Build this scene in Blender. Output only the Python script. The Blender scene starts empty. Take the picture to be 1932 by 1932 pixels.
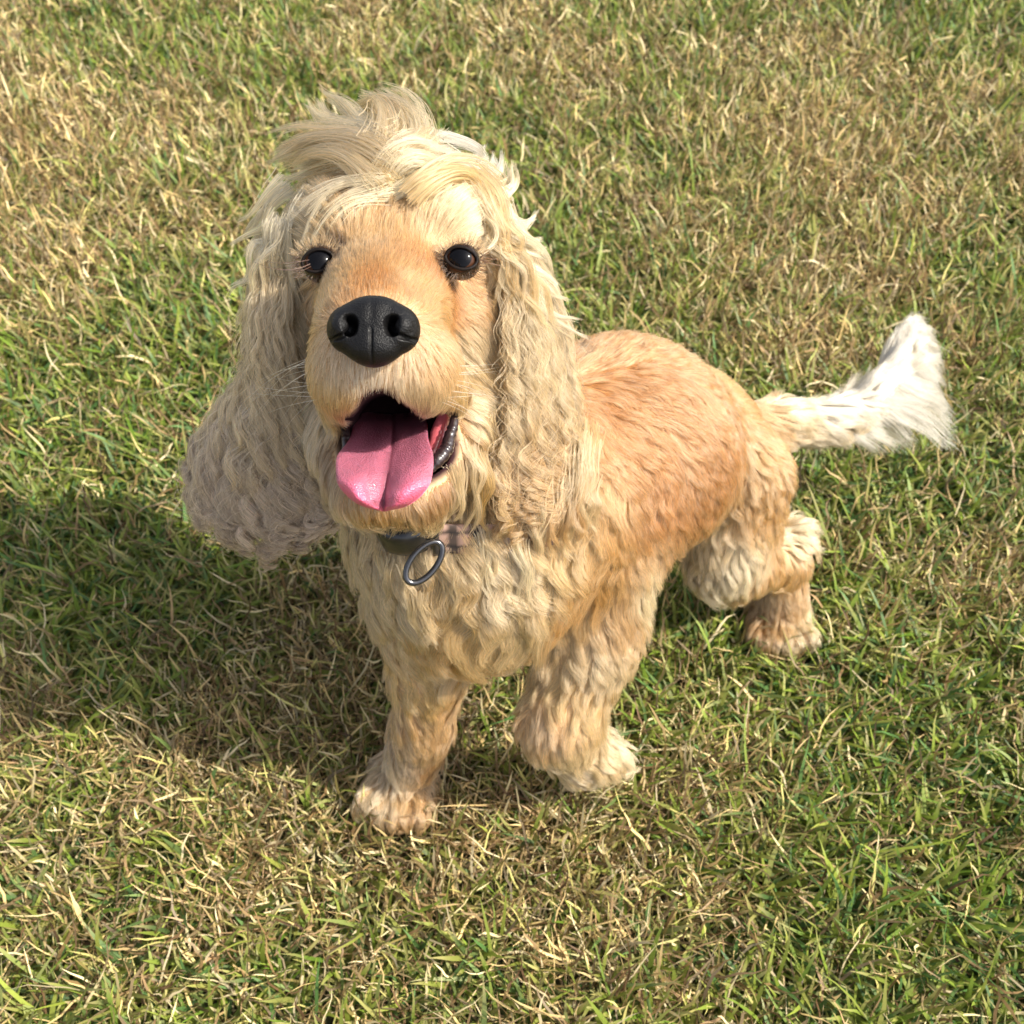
import bpy, math, time
import numpy as np
from mathutils import kdtree, Vector
T0 = time.time()
sc = bpy.context.scene
C = sc.collection
rng = np.random.default_rng(7)
PI = math.pi

# ------------------------------------------------------------------ camera
PITCH = math.radians(50); FOV = math.radians(53); CAMZ = 0.80
cam = bpy.data.cameras.new('camera'); camo = bpy.data.objects.new('camera', cam); C.objects.link(camo)
camo.location = (0, 0, CAMZ); camo.rotation_euler = (PI/2 - PITCH, 0, 0)
cam.sensor_width = 36; cam.lens = 18/math.tan(FOV/2); cam.clip_start = 0.02; cam.clip_end = 500
cam.dof.use_dof = True; cam.dof.focus_distance = 0.53; cam.dof.aperture_fstop = 15
sc.camera = camo
# ------------------------------------------------------------------ light
SUN_EL = math.radians(46); SUN_AZ = math.radians(-12)      # azimuth measured from +X towards +Y
SUNV = np.array([math.cos(SUN_EL)*math.cos(SUN_AZ), math.cos(SUN_EL)*math.sin(SUN_AZ), math.sin(SUN_EL)])
w = bpy.data.worlds.new('World'); sc.world = w; w.use_nodes = True
nt = w.node_tree; bg = nt.nodes['Background']
sky = nt.nodes.new('ShaderNodeTexSky'); sky.sky_type = 'NISHITA'; sky.sun_disc = False
sky.sun_elevation = SUN_EL; sky.sun_rotation = math.atan2(SUNV[0], SUNV[1]); sky.dust_density = 3.0; sky.air_density = .8
hs = nt.nodes.new('ShaderNodeHueSaturation'); hs.inputs['Saturation'].default_value = .45      # a hazy, whitish sky
nt.links.new(sky.outputs[0], hs.inputs['Color']); nt.links.new(hs.outputs[0], bg.inputs[0]); bg.inputs[1].default_value = 0.15
sl = bpy.data.lights.new('sun', 'SUN'); sl.energy = 4.2; sl.angle = math.radians(0.7); sl.color = (1, .93, .80)
so = bpy.data.objects.new('sun', sl); C.objects.link(so)
so.rotation_euler = Vector(SUNV).to_track_quat('Z', 'Y').to_euler()
sc.view_settings.view_transform = 'Standard'; sc.view_settings.look = 'None'
sc.view_settings.gamma = 1; sc.view_settings.exposure = 0.90; sc.view_settings.use_curve_mapping = False
sc.render.engine = 'CYCLES'
sc.cycles.max_bounces = 8; sc.cycles.diffuse_bounces = 4; sc.cycles.transmission_bounces = 8; sc.cycles.transparent_max_bounces = 16
sc.cycles_curves.subdivisions = 1

# ------------------------------------------------------------------ helpers
cp, sp_ = math.cos(PITCH), math.sin(PITCH)
CF = np.array([0, cp, -sp_]); CU = np.array([0, sp_, cp]); CR = np.array([1., 0, 0]); CO = np.array([0, 0, CAMZ])
FP = 966/math.tan(FOV/2)
def P(u, v, z):                                   # a point of the place from its bearing and its distance
    return CO + z*(CF + CR*(u-966)/FP + CU*(966-v)/FP)
def V(du, dv, dz=0.):                             # right, down, away -> world direction
    d = CR*du - CU*dv + CF*dz
    return d/max(1e-9, np.linalg.norm(d))
def tag(o, label=None, cat=None, group=None, kind=None):
    if label: o['label'] = label
    if cat: o['category'] = cat
    if group: o['group'] = group
    if kind: o['kind'] = kind
    return o
def empty(name, loc):
    o = bpy.data.objects.new(name, None); C.objects.link(o); o.location = loc; o.empty_display_size = .02
    return o
def link(o, parent=None):
    C.objects.link(o)
    if parent is not None:
        o.parent = parent
        o.matrix_parent_inverse.identity()
        chain = np.zeros(3); p = parent
        while p is not None: chain += np.array(p.location); p = p.parent
        o.location = tuple(-chain) if parent.type == 'EMPTY' else (0, 0, 0)
    return o
def mesh_np(name, verts, faces, mat, parent=None, smooth=True, col=None):
    """faces: (n,k) int array or list of such arrays"""
    if not isinstance(faces, list): faces = [faces]
    me = bpy.data.meshes.new(name)
    verts = np.asarray(verts, dtype=np.float32)
    nl = sum(f.size for f in faces); nf = sum(len(f) for f in faces)
    me.vertices.add(len(verts)); me.vertices.foreach_set('co', verts.ravel())
    me.loops.add(nl); me.loops.foreach_set('vertex_index', np.concatenate([f.ravel() for f in faces]).astype(np.int32))
    me.polygons.add(nf)
    st = []; s = 0
    for f in faces:
        st.append(s + np.arange(len(f))*f.shape[1]); s += f.size
    me.polygons.foreach_set('loop_start', np.concatenate(st).astype(np.int32))
    me.polygons.foreach_set('use_smooth', np.full(nf, smooth))
    if col is not None:
        a = me.attributes.new('col', 'FLOAT_COLOR', 'POINT')
        a.data.foreach_set('color', np.concatenate([col, np.ones((len(col), 1))], 1).astype(np.float32).ravel())
    me.update(); me.validate()
    me.materials.append(mat)
    return link(bpy.data.objects.new(name, me), parent)
def curves_np(name, pts, rad, col, mat, parent=None):
    """pts (n,k,3), rad (n,k), col (n,3)"""
    n, k, _ = pts.shape
    hc = bpy.data.hair_curves.new(name)
    hc.add_curves([k]*n)
    hc.position_data.foreach_set('vector', np.ascontiguousarray(pts, dtype=np.float32).ravel())
    a = hc.attributes.get('radius') or hc.attributes.new('radius', 'FLOAT', 'POINT')
    a.data.foreach_set('value', np.ascontiguousarray(rad, dtype=np.float32).ravel())
    a = hc.attributes.new('col', 'FLOAT_COLOR', 'CURVE')
    a.data.foreach_set('color', np.concatenate([col, np.ones((n, 1))], 1).astype(np.float32).ravel())
    hc.materials.append(mat)
    return link(bpy.data.objects.new(name, hc), parent)
def hash3(i, j, k):
    h = (i*374761393 + j*668265263 + k*2147483647 + 1274126177) & 0xffffffff
    h = ((h ^ (h >> 13))*1274126177) & 0xffffffff
    h = ((h ^ (h >> 16))*2246822519) & 0xffffffff
    return ((h ^ (h >> 15)) & 0xffffff)/float(0xffffff)
def vnoise(p, f, seed=0):
    q = np.asarray(p, float)*f + 100.5 + seed*17.3
    if q.shape[-1] == 2: q = np.concatenate([q, np.full(q.shape[:-1]+(1,), .37+seed)], -1)
    i = np.floor(q).astype(np.int64); t = q - i; t = t*t*(3-2*t)
    r = 0
    for a in (0, 1):
        for b in (0, 1):
            for c in (0, 1):
                wgt = (t[..., 0] if a else 1-t[..., 0])*(t[..., 1] if b else 1-t[..., 1])*(t[..., 2] if c else 1-t[..., 2])
                r = r + wgt*hash3(i[..., 0]+a, i[..., 1]+b, i[..., 2]+c)
    return r
def sstep(a, b, x):
    t = np.clip((x-a)/(b-a), 0, 1); return t*t*(3-2*t)
def nrm(a):
    return a/np.maximum(1e-9, np.linalg.norm(a, axis=-1, keepdims=True))

# ------------------------------------------------------------------ materials
def newmat(name):
    m = bpy.data.materials.new(name); m.use_nodes = True
    t = m.node_tree; t.nodes.clear()
    return m, t, t.nodes.new('ShaderNodeOutputMaterial')
def simple(name, col, rough=.5, coat=0, metal=0, bump=None, sss=0, spec=.5, var=0):
    m, t, out = newmat(name)
    b = t.nodes.new('ShaderNodeBsdfPrincipled')
    b.inputs['Base Color'].default_value = (*col, 1); b.inputs['Roughness'].default_value = rough
    b.inputs['Metallic'].default_value = metal; b.inputs['Coat Weight'].default_value = coat
    b.inputs['Coat Roughness'].default_value = .08
    b.inputs['Specular IOR Level'].default_value = spec
    if sss:
        b.inputs['Subsurface Weight'].default_value = sss; b.inputs['Subsurface Radius'].default_value = (.012, .004, .003)
        b.inputs['Subsurface Scale'].default_value = .5
    if bump:
        kind, scale, st = bump
        tc = t.nodes.new('ShaderNodeTexCoord')
        n = t.nodes.new('ShaderNodeTexVoronoi' if kind == 'vor' else 'ShaderNodeTexNoise'); n.inputs['Scale'].default_value = scale
        t.links.new(tc.outputs['Object'], n.inputs['Vector'])
        bp = t.nodes.new('ShaderNodeBump'); bp.inputs['Strength'].default_value = st; bp.inputs['Distance'].default_value = .0006
        t.links.new(n.outputs[0], bp.inputs['Height']); t.links.new(bp.outputs[0], b.inputs['Normal'])
        if var:
            mx = t.nodes.new('ShaderNodeMixRGB'); mx.blend_type = 'MULTIPLY'; mx.inputs[0].default_value = var
            mx.inputs[1].default_value = (*col, 1); t.links.new(n.outputs[0], mx.inputs[2]); t.links.new(mx.outputs[0], b.inputs['Base Color'])
    t.links.new(b.outputs[0], out.inputs[0])
    return m
def fur_mat():
    m, t, out = newmat('fur')
    h = t.nodes.new('ShaderNodeBsdfHairPrincipled'); h.model = 'CHIANG'; h.parametrization = 'COLOR'
    at = t.nodes.new('ShaderNodeAttribute'); at.attribute_name = 'col'
    t.links.new(at.outputs['Color'], h.inputs['Color'])
    h.inputs['Roughness'].default_value = .30; h.inputs['Radial Roughness'].default_value = .45
    if 'Coat' in h.inputs: h.inputs['Coat'].default_value = 0
    d = t.nodes.new('ShaderNodeBsdfDiffuse'); t.links.new(at.outputs['Color'], d.inputs['Color'])
    mx = t.nodes.new('ShaderNodeMixShader'); mx.inputs[0].default_value = .22
    t.links.new(h.outputs[0], mx.inputs[1]); t.links.new(d.outputs[0], mx.inputs[2])
    t.links.new(mx.outputs[0], out.inputs[0])
    return m
def attr_mat(name, rough, trans=0, spec=.3, coat=0):
    m, t, out = newmat(name)
    at = t.nodes.new('ShaderNodeAttribute'); at.attribute_name = 'col'
    b = t.nodes.new('ShaderNodeBsdfPrincipled'); b.inputs['Roughness'].default_value = rough
    b.inputs['Specular IOR Level'].default_value = spec; b.inputs['Coat Weight'].default_value = coat
    t.links.new(at.outputs['Color'], b.inputs['Base Color'])
    last = b.outputs[0]
    if trans:
        tr = t.nodes.new('ShaderNodeBsdfTranslucent'); t.links.new(at.outputs['Color'], tr.inputs['Color'])
        mx = t.nodes.new('ShaderNodeMixShader'); mx.inputs[0].default_value = trans
        t.links.new(last, mx.inputs[1]); t.links.new(tr.outputs[0], mx.inputs[2]); last = mx.outputs[0]
    t.links.new(last, out.inputs[0])
    return m
M_FUR = fur_mat()
M_GRASS = attr_mat('grass_blade', .5, .3, .35)
M_SKIN = attr_mat('dog_skin', .8, 0, .2)

# ------------------------------------------------------------------ distance fields
class Field:
    def __init__(s, lo, hi, h):
        s.lo = np.array(lo, float); s.h = h
        s.n = (np.ceil((np.array(hi)-s.lo)/h).astype(int)+1)
        s.ax = [(s.lo[i] + h*np.arange(s.n[i])).astype(np.float32) for i in range(3)]
        s.a = np.full(s.n, 1.0, np.float32)
    def grid(s, lo, hi):
        i0 = np.clip(np.floor((lo-s.lo)/s.h).astype(int), 0, s.n-1); i1 = np.clip(np.ceil((hi-s.lo)/s.h).astype(int)+1, 1, s.n)
        sl = tuple(slice(a, b) for a, b in zip(i0, i1))
        X = s.ax[0][sl[0]][:, None, None]; Y = s.ax[1][sl[1]][None, :, None]; Z = s.ax[2][sl[2]][None, None, :]
        return sl, X, Y, Z
    def put(s, sl, d, k, sub=False):
        a = s.a[sl]
        if sub:
            d = -d
            hh = np.clip(.5 - .5*(a-d)/k, 0, 1)      # smooth max(a, -d)
            s.a[sl] = a*(1-hh) + d*hh + k*hh*(1-hh)
        else:
            hh = np.clip(.5 + .5*(a-d)/k, 0, 1)
            s.a[sl] = a*(1-hh) + d*hh - k*hh*(1-hh)
    def cone(s, a, b, ra, rb, k=.012, sub=False):
        a = np.array(a, float); b = np.array(b, float); m = max(ra, rb)+max(.06, 3*k)
        sl, X, Y, Z = s.grid(np.minimum(a, b)-m, np.maximum(a, b)+m)
        ab = b-a; L2 = max(1e-12, ab@ab)
        t = np.clip(((X-a[0])*ab[0] + (Y-a[1])*ab[1] + (Z-a[2])*ab[2])/L2, 0, 1)
        d = np.sqrt((X-a[0]-t*ab[0])**2 + (Y-a[1]-t*ab[1])**2 + (Z-a[2]-t*ab[2])**2) - (ra + (rb-ra)*t)
        s.put(sl, d, k, sub)
    def ball(s, c, r, k=.012, sub=False): s.cone(c, c, r, r, k, sub)
    def ell(s, c, axes, rad, k=.012, sub=False):
        c = np.array(c, float); m = max(rad)+max(.06, 3*k)
        sl, X, Y, Z = s.grid(c-m, c+m)
        q = 0; g = 0
        for ax, r in zip(axes, rad):
            e = (X-c[0])*ax[0] + (Y-c[1])*ax[1] + (Z-c[2])*ax[2]
            q = q + (e/r)**2; g = g + (e/(r*r))**2
        q = np.sqrt(q); g = np.sqrt(g)
        d = np.where(q < .02, -min(rad), q*(q-1)/np.maximum(g, 1e-9))
        s.put(sl, d, k, sub)
    def mesh(s, iso=0.):
        import openvdb
        g = openvdb.FloatGrid(1.0); g.copyFromArray(np.ascontiguousarray(s.a))
        pts, tri, quads = g.convertToPolygons(isovalue=iso, adaptivity=0)
        pts = pts*s.h + s.lo
        return pts, tri, quads[:, ::-1]
    def at(s, p):
        q = (np.asarray(p, float)-s.lo)/s.h
        q = np.clip(q, 0, s.n-1.001); i = q.astype(int); t = q-i
        r = 0
        for a in (0, 1):
            for b in (0, 1):
                for c in (0, 1):
                    wgt = (t[..., 0] if a else 1-t[..., 0])*(t[..., 1] if b else 1-t[..., 1])*(t[..., 2] if c else 1-t[..., 2])
                    r = r + wgt*s.a[i[..., 0]+a, i[..., 1]+b, i[..., 2]+c]
        return r
    def grad(s, p):
        e = s.h*.9; p = np.asarray(p, float)
        g = [s.at(p+np.eye(3)[i]*e)-s.at(p-np.eye(3)[i]*e) for i in range(3)]
        return nrm(np.stack(g, -1))

def px(n, z): return n*z/FP                       # size in metres of n picture units at distance z
CAMAX = (CR, CU, CF)

# ------------------------------------------------------------------ the dog's body as one field
D = Field((-.24, .24, -.012), (.36, .76, .58), .003)
EYE_L = P(606, 500, .545); EYE_R = P(872, 495, .548)
# trunk
D.ball(P(890, 1000, .69), .075, .02)
D.ball(P(1020, 925, .70), .078, .03)
D.ball(P(1170, 845, .742), .075, .03)
D.cone(P(1170, 855, .742), P(1262, 842, .805), .072, .063, .03)
D.ball(P(1288, 855, .825), .056, .03)
D.cone(P(900, 1095, .69), P(1100, 975, .75), .050, .046, .03)
# neck
D.cone(P(745, 580, .685), P(850, 960, .70), .055, .060, .03)
# skull and face
D.ball(P(738, 485, .622), .054, .02)
D.cone(P(650, 470, .60), P(828, 465, .60), .032, .033, .02)
D.ball(P(650, 425, .575), .019, .02); D.ball(P(838, 418, .578), .020, .02)
D.cone(P(735, 545, .573), P(708, 640, .497), .037, .029, .022)
D.ball(P(668, 706, .502), .0200, .010); D.ball(P(780, 692, .504), .0215, .010)
D.cone(P(800, 705, .512), P(850, 750, .553), .0150, .0075, .010); D.cone(P(655, 725, .512), P(640, 768, .550), .0140, .0075, .010)
D.ball(P(705, 690, .497), .016, .014)
D.cone(P(660, 620, .612), P(612, 700, .622), .033, .022, .015)
D.cone(P(835, 620, .607), P(880, 705, .615), .036, .026, .015)
# lower jaw and throat
D.cone(P(740, 800, .63), P(740, 890, .60), .046, .030, .02)
D.cone(P(620, 770, .60), P(690, 905, .556), .018, .0155, .012)
D.cone(P(880, 770, .605), P(790, 900, .558), .021, .0165, .012)
D.cone(P(700, 928, .548), P(780, 926, .549), .015, .016, .012)
# mouth opening
D.cone(P(712, 712, .515), P(738, 752, .60), .021, .034, .012)
D.ell(P(752, 838, .560), CAMAX, (.0285, .0255, .070), .005, sub=True)
D.cone(P(714, 774, .468), P(736, 806, .600), .0080, .0185, .005, sub=True)
# eye sockets
for e in (EYE_L, EYE_R): D.ball(e - CF*.004, .0098, .004, sub=True)
# front legs
def paw(c, fwd, side, s=1., k=.008):
    fwd = fwd/np.linalg.norm(fwd); side = side/np.linalg.norm(side); up = np.cross(side, fwd)
    D.ell(c, (fwd, side, up), (.030*s, .026*s, .017*s), k)
    for i, t in enumerate((-1.5, -.5, .5, 1.5)):
        D.cone(c + fwd*.012*s + side*t*.0125*s, c + fwd*(.031-.004*abs(t))*s + side*t*.0145*s - up*.003*s, .0105*s, .0088*s, .004)
LPAW = P(757, 1452, .815)
D.cone(P(802, 1150, .715), P(806, 1265, .740), .031, .0240, .02)
D.cone(P(806, 1265, .740), P(798, 1370, .775), .0235, .0205, .012)
D.cone(P(798, 1370, .775), P(778, 1430, .81), .0205, .0195, .01)
paw(np.array([LPAW[0]-.002, LPAW[1], .022]), np.array([-.25, -1, 0]), np.array([1, -.25, 0]), 1.0)
RW = P(1058, 1365, .742)
D.cone(P(1125, 1070, .72), P(1120, 1200, .735), .038, .031, .025)
D.cone(P(1120, 1190, .735), RW, .030, .0245, .015)
D.ball(P(1040, 1375, .742), .0225, .01)
RP = P(1098, 1422, .778)
D.cone(RW, RP, .024, .022, .012)
fw = P(1142, 1425, .80) - RP
paw(RP + fw*.25, fw + CF*.012, np.cross(fw, CU), .92)
# hind leg (near side)
D.cone(P(1385, 905, .812), P(1372, 1052, .832), .043, .031, .014)
D.cone(P(1378, 1060, .836), P(1480, 1060, .895), .028, .019, .014)
D.ball(P(1496, 1005, .905), .013, .012)
D.cone(P(1485, 1030, .903), P(1480, 1135, .93), .0185, .0165, .012)
HP = P(1466, 1172, .945)
paw(np.array([HP[0], HP[1], .018]), np.array([-.05, -1, 0]), np.array([1, -.05, 0]), 1.0)
D.cone(P(1478, 1130, .93), np.array([HP[0], HP[1]+.01, .022]), .02, .019, .012)
# hind leg (far side)
D.cone(np.array([.085, .57, .20]), np.array([.055, .56, .125]), .045, .032, .025)
D.cone(np.array([.055, .56, .125]), np.array([.085, .635, .09]), .028, .019, .014)
D.cone(np.array([.085, .635, .09]), np.array([.08, .62, .02]), .018, .017, .012)
paw(np.array([.075, .60, .017]), np.array([-.2, -1, 0]), np.array([1, -.2, 0]), .95)
# tail core
TAIL = [P(1380, 805, .835), P(1480, 795, .865), P(1570, 795, .895), P(1640, 755, .92), P(1685, 690, .94), P(1708, 635, .955)]
for i in range(5): D.cone(TAIL[i], TAIL[i+1], .0175-.0022*i, .0155-.0022*i, .012)
print('field', round(time.time()-T0, 1))
pts, tri, quads = D.mesh()

# cavity and nose fields for masking
NC = P(705, 622, .462); NS = px(.91, .462)
def nose_rel(p):
    d = p - NC
    return np.stack([d@CR, d@CU, d@(-CF)], -1)/NS      # right, up, towards the viewer in picture units
MC1, MC2 = P(714, 774, .468), P(736, 806, .600)
def mouth_d(p):
    q = p - P(752, 838, .560)
    a = np.sqrt((q@CR/.0285)**2 + (q@CU/.0255)**2 + (q@CF/.070)**2) - 1
    ab = MC2-MC1; t = np.clip((p-MC1)@ab/(ab@ab), 0, 1)
    b = np.linalg.norm(p-MC1-t[:, None]*ab, axis=1)/(.0084+.0108*t) - 1
    return np.minimum(a, b)
dog = empty('dog', tuple(P(1080, 1100, .80)*np.array([1, 1, 0])))
tag(dog, 'golden cream spaniel with pink tongue out looking up on the lawn', 'dog')
def body_colors(p):
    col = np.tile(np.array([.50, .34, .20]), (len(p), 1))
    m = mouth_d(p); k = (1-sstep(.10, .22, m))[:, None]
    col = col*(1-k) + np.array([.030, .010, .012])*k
    de = np.minimum(np.linalg.norm(p-EYE_L, axis=1), np.linalg.norm(p-EYE_R, axis=1))
    k = (1-sstep(.013, .017, de))[:, None]; col = col*(1-k) + np.array([.02, .013, .01])*k
    k = sstep(.20, .235, p[:, 0])*(p[:, 2] > .13)*(p[:, 1] > .56); col = col*(1-k[:, None]) + np.array([.62, .54, .42])*k[:, None]      # pale skin of the tail
    return col
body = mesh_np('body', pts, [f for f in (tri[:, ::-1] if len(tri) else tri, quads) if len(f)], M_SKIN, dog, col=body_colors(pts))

# ------------------------------------------------------------------ nose
NF = Field((-100, -95, -60), (100, 75, 75), 1.6)
E3 = tuple(np.eye(3))
NF.ell((0, 16, 0), E3, (70, 50, 42), 10)
NF.ell((-50, 0, 0), E3, (38, 42, 38), 16); NF.ell((50, 0, 0), E3, (38, 42, 38), 16)
NF.ell((0, -30, 4), E3, (56, 36, 36), 16)
NF.ell((0, -50, -2), E3, (34, 22, 24), 12)
for s in (-1, 1):
    NF.cone((s*44, 6, 40), (s*48, 0, 4), 17, 16, 6, sub=True)
    NF.cone((s*42, -6, 42), (s*50, -12, 20), 13, 11, 6, sub=True)
    NF.cone((s*60, -20, 40), (s*92, -24, 6), 5, 4, 5, sub=True)
    NF.ball((s*64, 3, 28), 16, 8)
np_, nt_, nq_ = NF.mesh()
gx = np_[:, 0]-1
np_[:, 2] -= np.where(np_[:, 2] > 0, 5.5*np.exp(-(gx/3.2)**2)*sstep(2, -12, np_[:, 1]) + 2.2*np.exp(-(gx/9)**2)*sstep(-5, 20, np_[:, 1]), 0)
nv = NC + NS*(np_[:, :1]*CR + np_[:, 1:2]*CU - np_[:, 2:]*CF)
M_NOSE = simple('nose_leather', (.004, .0037, .004), .48, coat=.12, bump=('vor', 1500, .5), spec=.22)
nose = mesh_np('nose', nv, [f for f in (nt_[:, ::-1] if len(nt_) else nt_, nq_) if len(f)], M_NOSE, dog)

# ------------------------------------------------------------------ eyes
def sphere_cap(c, r, axis, ang, n=24, m=10, squash=1.):
    axis = axis/np.linalg.norm(axis); a = nrm(np.cross(axis, [0.3, .2, 1])); b = np.cross(axis, a)
    vs = [c + axis*r*squash]; 
    for i in range(1, m+1):
        th = ang*i/m
        for j in range(n):
            ph = 2*PI*j/n
            vs.append(c + axis*r*math.cos(th)*squash + r*math.sin(th)*(a*math.cos(ph) + b*math.sin(ph)))
    tr = np.array([[0, 1+j, 1+(j+1) % n] for j in range(n)])
    qd = np.array([[1+(i-1)*n+j, 1+i*n+j, 1+i*n+(j+1) % n, 1+(i-1)*n+(j+1) % n] for i in range(1, m) for j in range(n)])
    return np.array(vs), [tr, qd]
M_EYEW = simple('eye_white', (.04, .025, .018), .12, coat=0)
M_IRIS = simple('iris_brown', (.050, .020, .010), .10, coat=0, spec=.2, bump=('noise', 900, .2))
M_PUPIL = simple('pupil_black', (.003, .003, .004), .07, spec=.16)
M_LID = simple('eyelid_skin', (.010, .007, .006), .6, spec=.15, bump=('noise', 500, .5))
def tube(path, rad, mat, name, parent, closed=False, n=8):
    path = np.array(path, float); K = len(path)
    rad = np.broadcast_to(rad, (K,))
    if closed: tg = nrm(np.roll(path, -1, 0)-np.roll(path, 1, 0))
    else: tg = nrm(np.gradient(path, axis=0))
    a = np.cross(tg[0], [.1, .3, 1.]); A = []
    for i in range(K):
        a = a - tg[i]*(a@tg[i]); a = a/np.linalg.norm(a); A.append(a)
    A = np.array(A); B = np.cross(tg, A)
    ph = 2*PI*np.arange(n)/n
    v = path[:, None] + rad[:, None, None]*(A[:, None]*np.cos(ph)[None, :, None] + B[:, None]*np.sin(ph)[None, :, None])
    idx = lambda i, j: (i % K)*n + (j % n)
    q = np.array([[idx(i, j), idx(i, j+1), idx(i+1, j+1), idx(i+1, j)] for i in range(K if closed else K-1) for j in range(n)])
    fs = [q]
    vv = v.reshape(-1, 3)
    if not closed:
        vv = np.concatenate([vv, path[:1], path[-1:]])
        fs.append(np.array([[K*n, j+1 if j+1 < n else 0, j] for j in range(n)] + [[K*n+1, (K-1)*n+j, (K-1)*n+(j+1) % n] for j in range(n)]))
    return mesh_np(name, vv, fs, mat, parent)
for e, gaze, sgn in ((EYE_L, V(.10, -.05, -1), -1), (EYE_R, V(-.05, -.05, -1), 1)):
    c = e - CF*.0012
    v, f = sphere_cap(c, .0099, gaze, PI*.999, 32, 20)
    eye = mesh_np('eye', v, f, M_EYEW, dog)
    v, f = sphere_cap(c, .0101, gaze, .86, 32, 8); mesh_np('iris', v, f, M_IRIS, eye)
    v, f = sphere_cap(c, .01022, gaze, .62, 32, 6); mesh_np('pupil', v, f, M_PUPIL, eye)
    ring = []
    for k in range(40):
        a = 2*PI*k/40
        x = math.cos(a)*.0084; y = math.sin(a)*abs(math.sin(a))**.15*(.0056 if math.sin(a) > 0 else .0060)
        x2 = x; y2 = y + sgn*x*-.12
        zz = math.sqrt(max(0, .0110**2 - x*x - y*y))
        ring.append(c + CR*x2 + CU*y2 - CF*(zz))
    tube(ring, .0009, M_LID, 'eyelid', dog, True)

# ------------------------------------------------------------------ tongue
def catmull(pts, n):
    p = np.array(pts, float); t = np.linspace(0, len(p)-1, n)
    pp = np.concatenate([[2*p[0]-p[1]], p, [2*p[-1]-p[-2]]])
    i = np.minimum(t.astype(int), len(p)-2); f = (t-i)[:, None]
    a, b, c, d = pp[i], pp[i+1], pp[i+2], pp[i+3]
    return .5*((2*b) + (c-a)*f + (2*a-5*b+4*c-d)*f*f + (3*b-a-3*c+d)*f**3)
ts = catmull([(741, 780, .618, 56), (741, 800, .588, 68), (738, 830, .558, 73), (732, 860, .536, 88), (729, 888, .520, 90),
              (727,914,.512, 86), (726,936,.510, 70), (726,951,.512, 50), (726,959,.516, 30), (726,963,.520, 6)], 60)
NSX = 61; top = []; bot = []
for i, (u, v, z, hw) in enumerate(ts):
    t = i/59
    tan_ = V(0, 1, 0)
    for s in np.linspace(-1, 1, NSX):
        g = .0034*math.exp(-((s-.04*math.sin(t*5))/.16)**2) + .0022*math.exp(-((s-.04*math.sin(t*5))/.05)**2)*sstep(1., .8, t) + .0016*math.exp(-((s+.42-.15*t)/.06)**2)*sstep(.4,.6,t)*sstep(.95,.75,t)*(1-.55*sstep(.55, 1, t)) * sstep(1.02, .8, t)
        lobe = .0085*sstep(.20, .74, t)*sstep(1.12, .70, t)*math.exp(-((abs(s)-.62)/.42)**2)
        edge = 0
        side = .010*(1-sstep(.25, .75, t))*abs(s)**2 - .0035*sstep(.5, .9, t)*abs(s)**3
        wig = .0007*math.sin(s*7+t*9) + .0005*math.sin(t*31+s*3) + .0012*(vnoise(np.array([s*3, t*7, 0.]), 1., 4)-.5) + .0006*(vnoise(np.array([s*9, t*22, 0.]), 1., 5)-.5)
        h = lobe + side - g - edge*edge*60 + wig
        b = P(u + s*hw, v + 2*(1-s*s), z)
        top.append(b - CF*(h + .006*math.sqrt(max(0, 1-s**4))))
        bot.append(b + CF*(.004*math.sqrt(max(0, 1-s**4)) - h))
top = np.array(top); bot = np.array(bot); NT = len(top)
I = lambda i, j: i*NSX + j
fa = [[I(i, j), I(i+1, j), I(i+1, j+1), I(i, j+1)] for i in range(59) for j in range(NSX-1)]
fb = [[NT+I(i, j), NT+I(i, j+1), NT+I(i+1, j+1), NT+I(i+1, j)] for i in range(59) for j in range(NSX-1)]
for i in range(59):
    fa.append([I(i, 0), NT+I(i, 0), NT+I(i+1, 0), I(i+1, 0)]); fa.append([I(i, NSX-1), I(i+1, NSX-1), NT+I(i+1, NSX-1), NT+I(i, NSX-1)])
for j in range(NSX-1): fa.append([I(59, j), NT+I(59, j), NT+I(59, j+1), I(59, j+1)])
tc = np.zeros((2*NT, 3))
for i in range(60):
    for j in range(NSX):
        s = abs(j/(NSX-1)*2-1); t = i/59
        k = sstep(.45, .68, t)*sstep(.28, .62, s) + sstep(.72, .95, t)*.9
        k = min(1, k)
        c = (np.array([.37, .11, .165])*(1-k) + np.array([.70, .12, .215])*k)*(.88 + .24*float(vnoise(np.array([s*6, t*14, 0.]), 1., 3))) * (1-.25*math.exp(-(s/.07)**2)*(t > .3))
        tc[I(i, j)] = c; tc[NT+I(i, j)] = c
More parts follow.
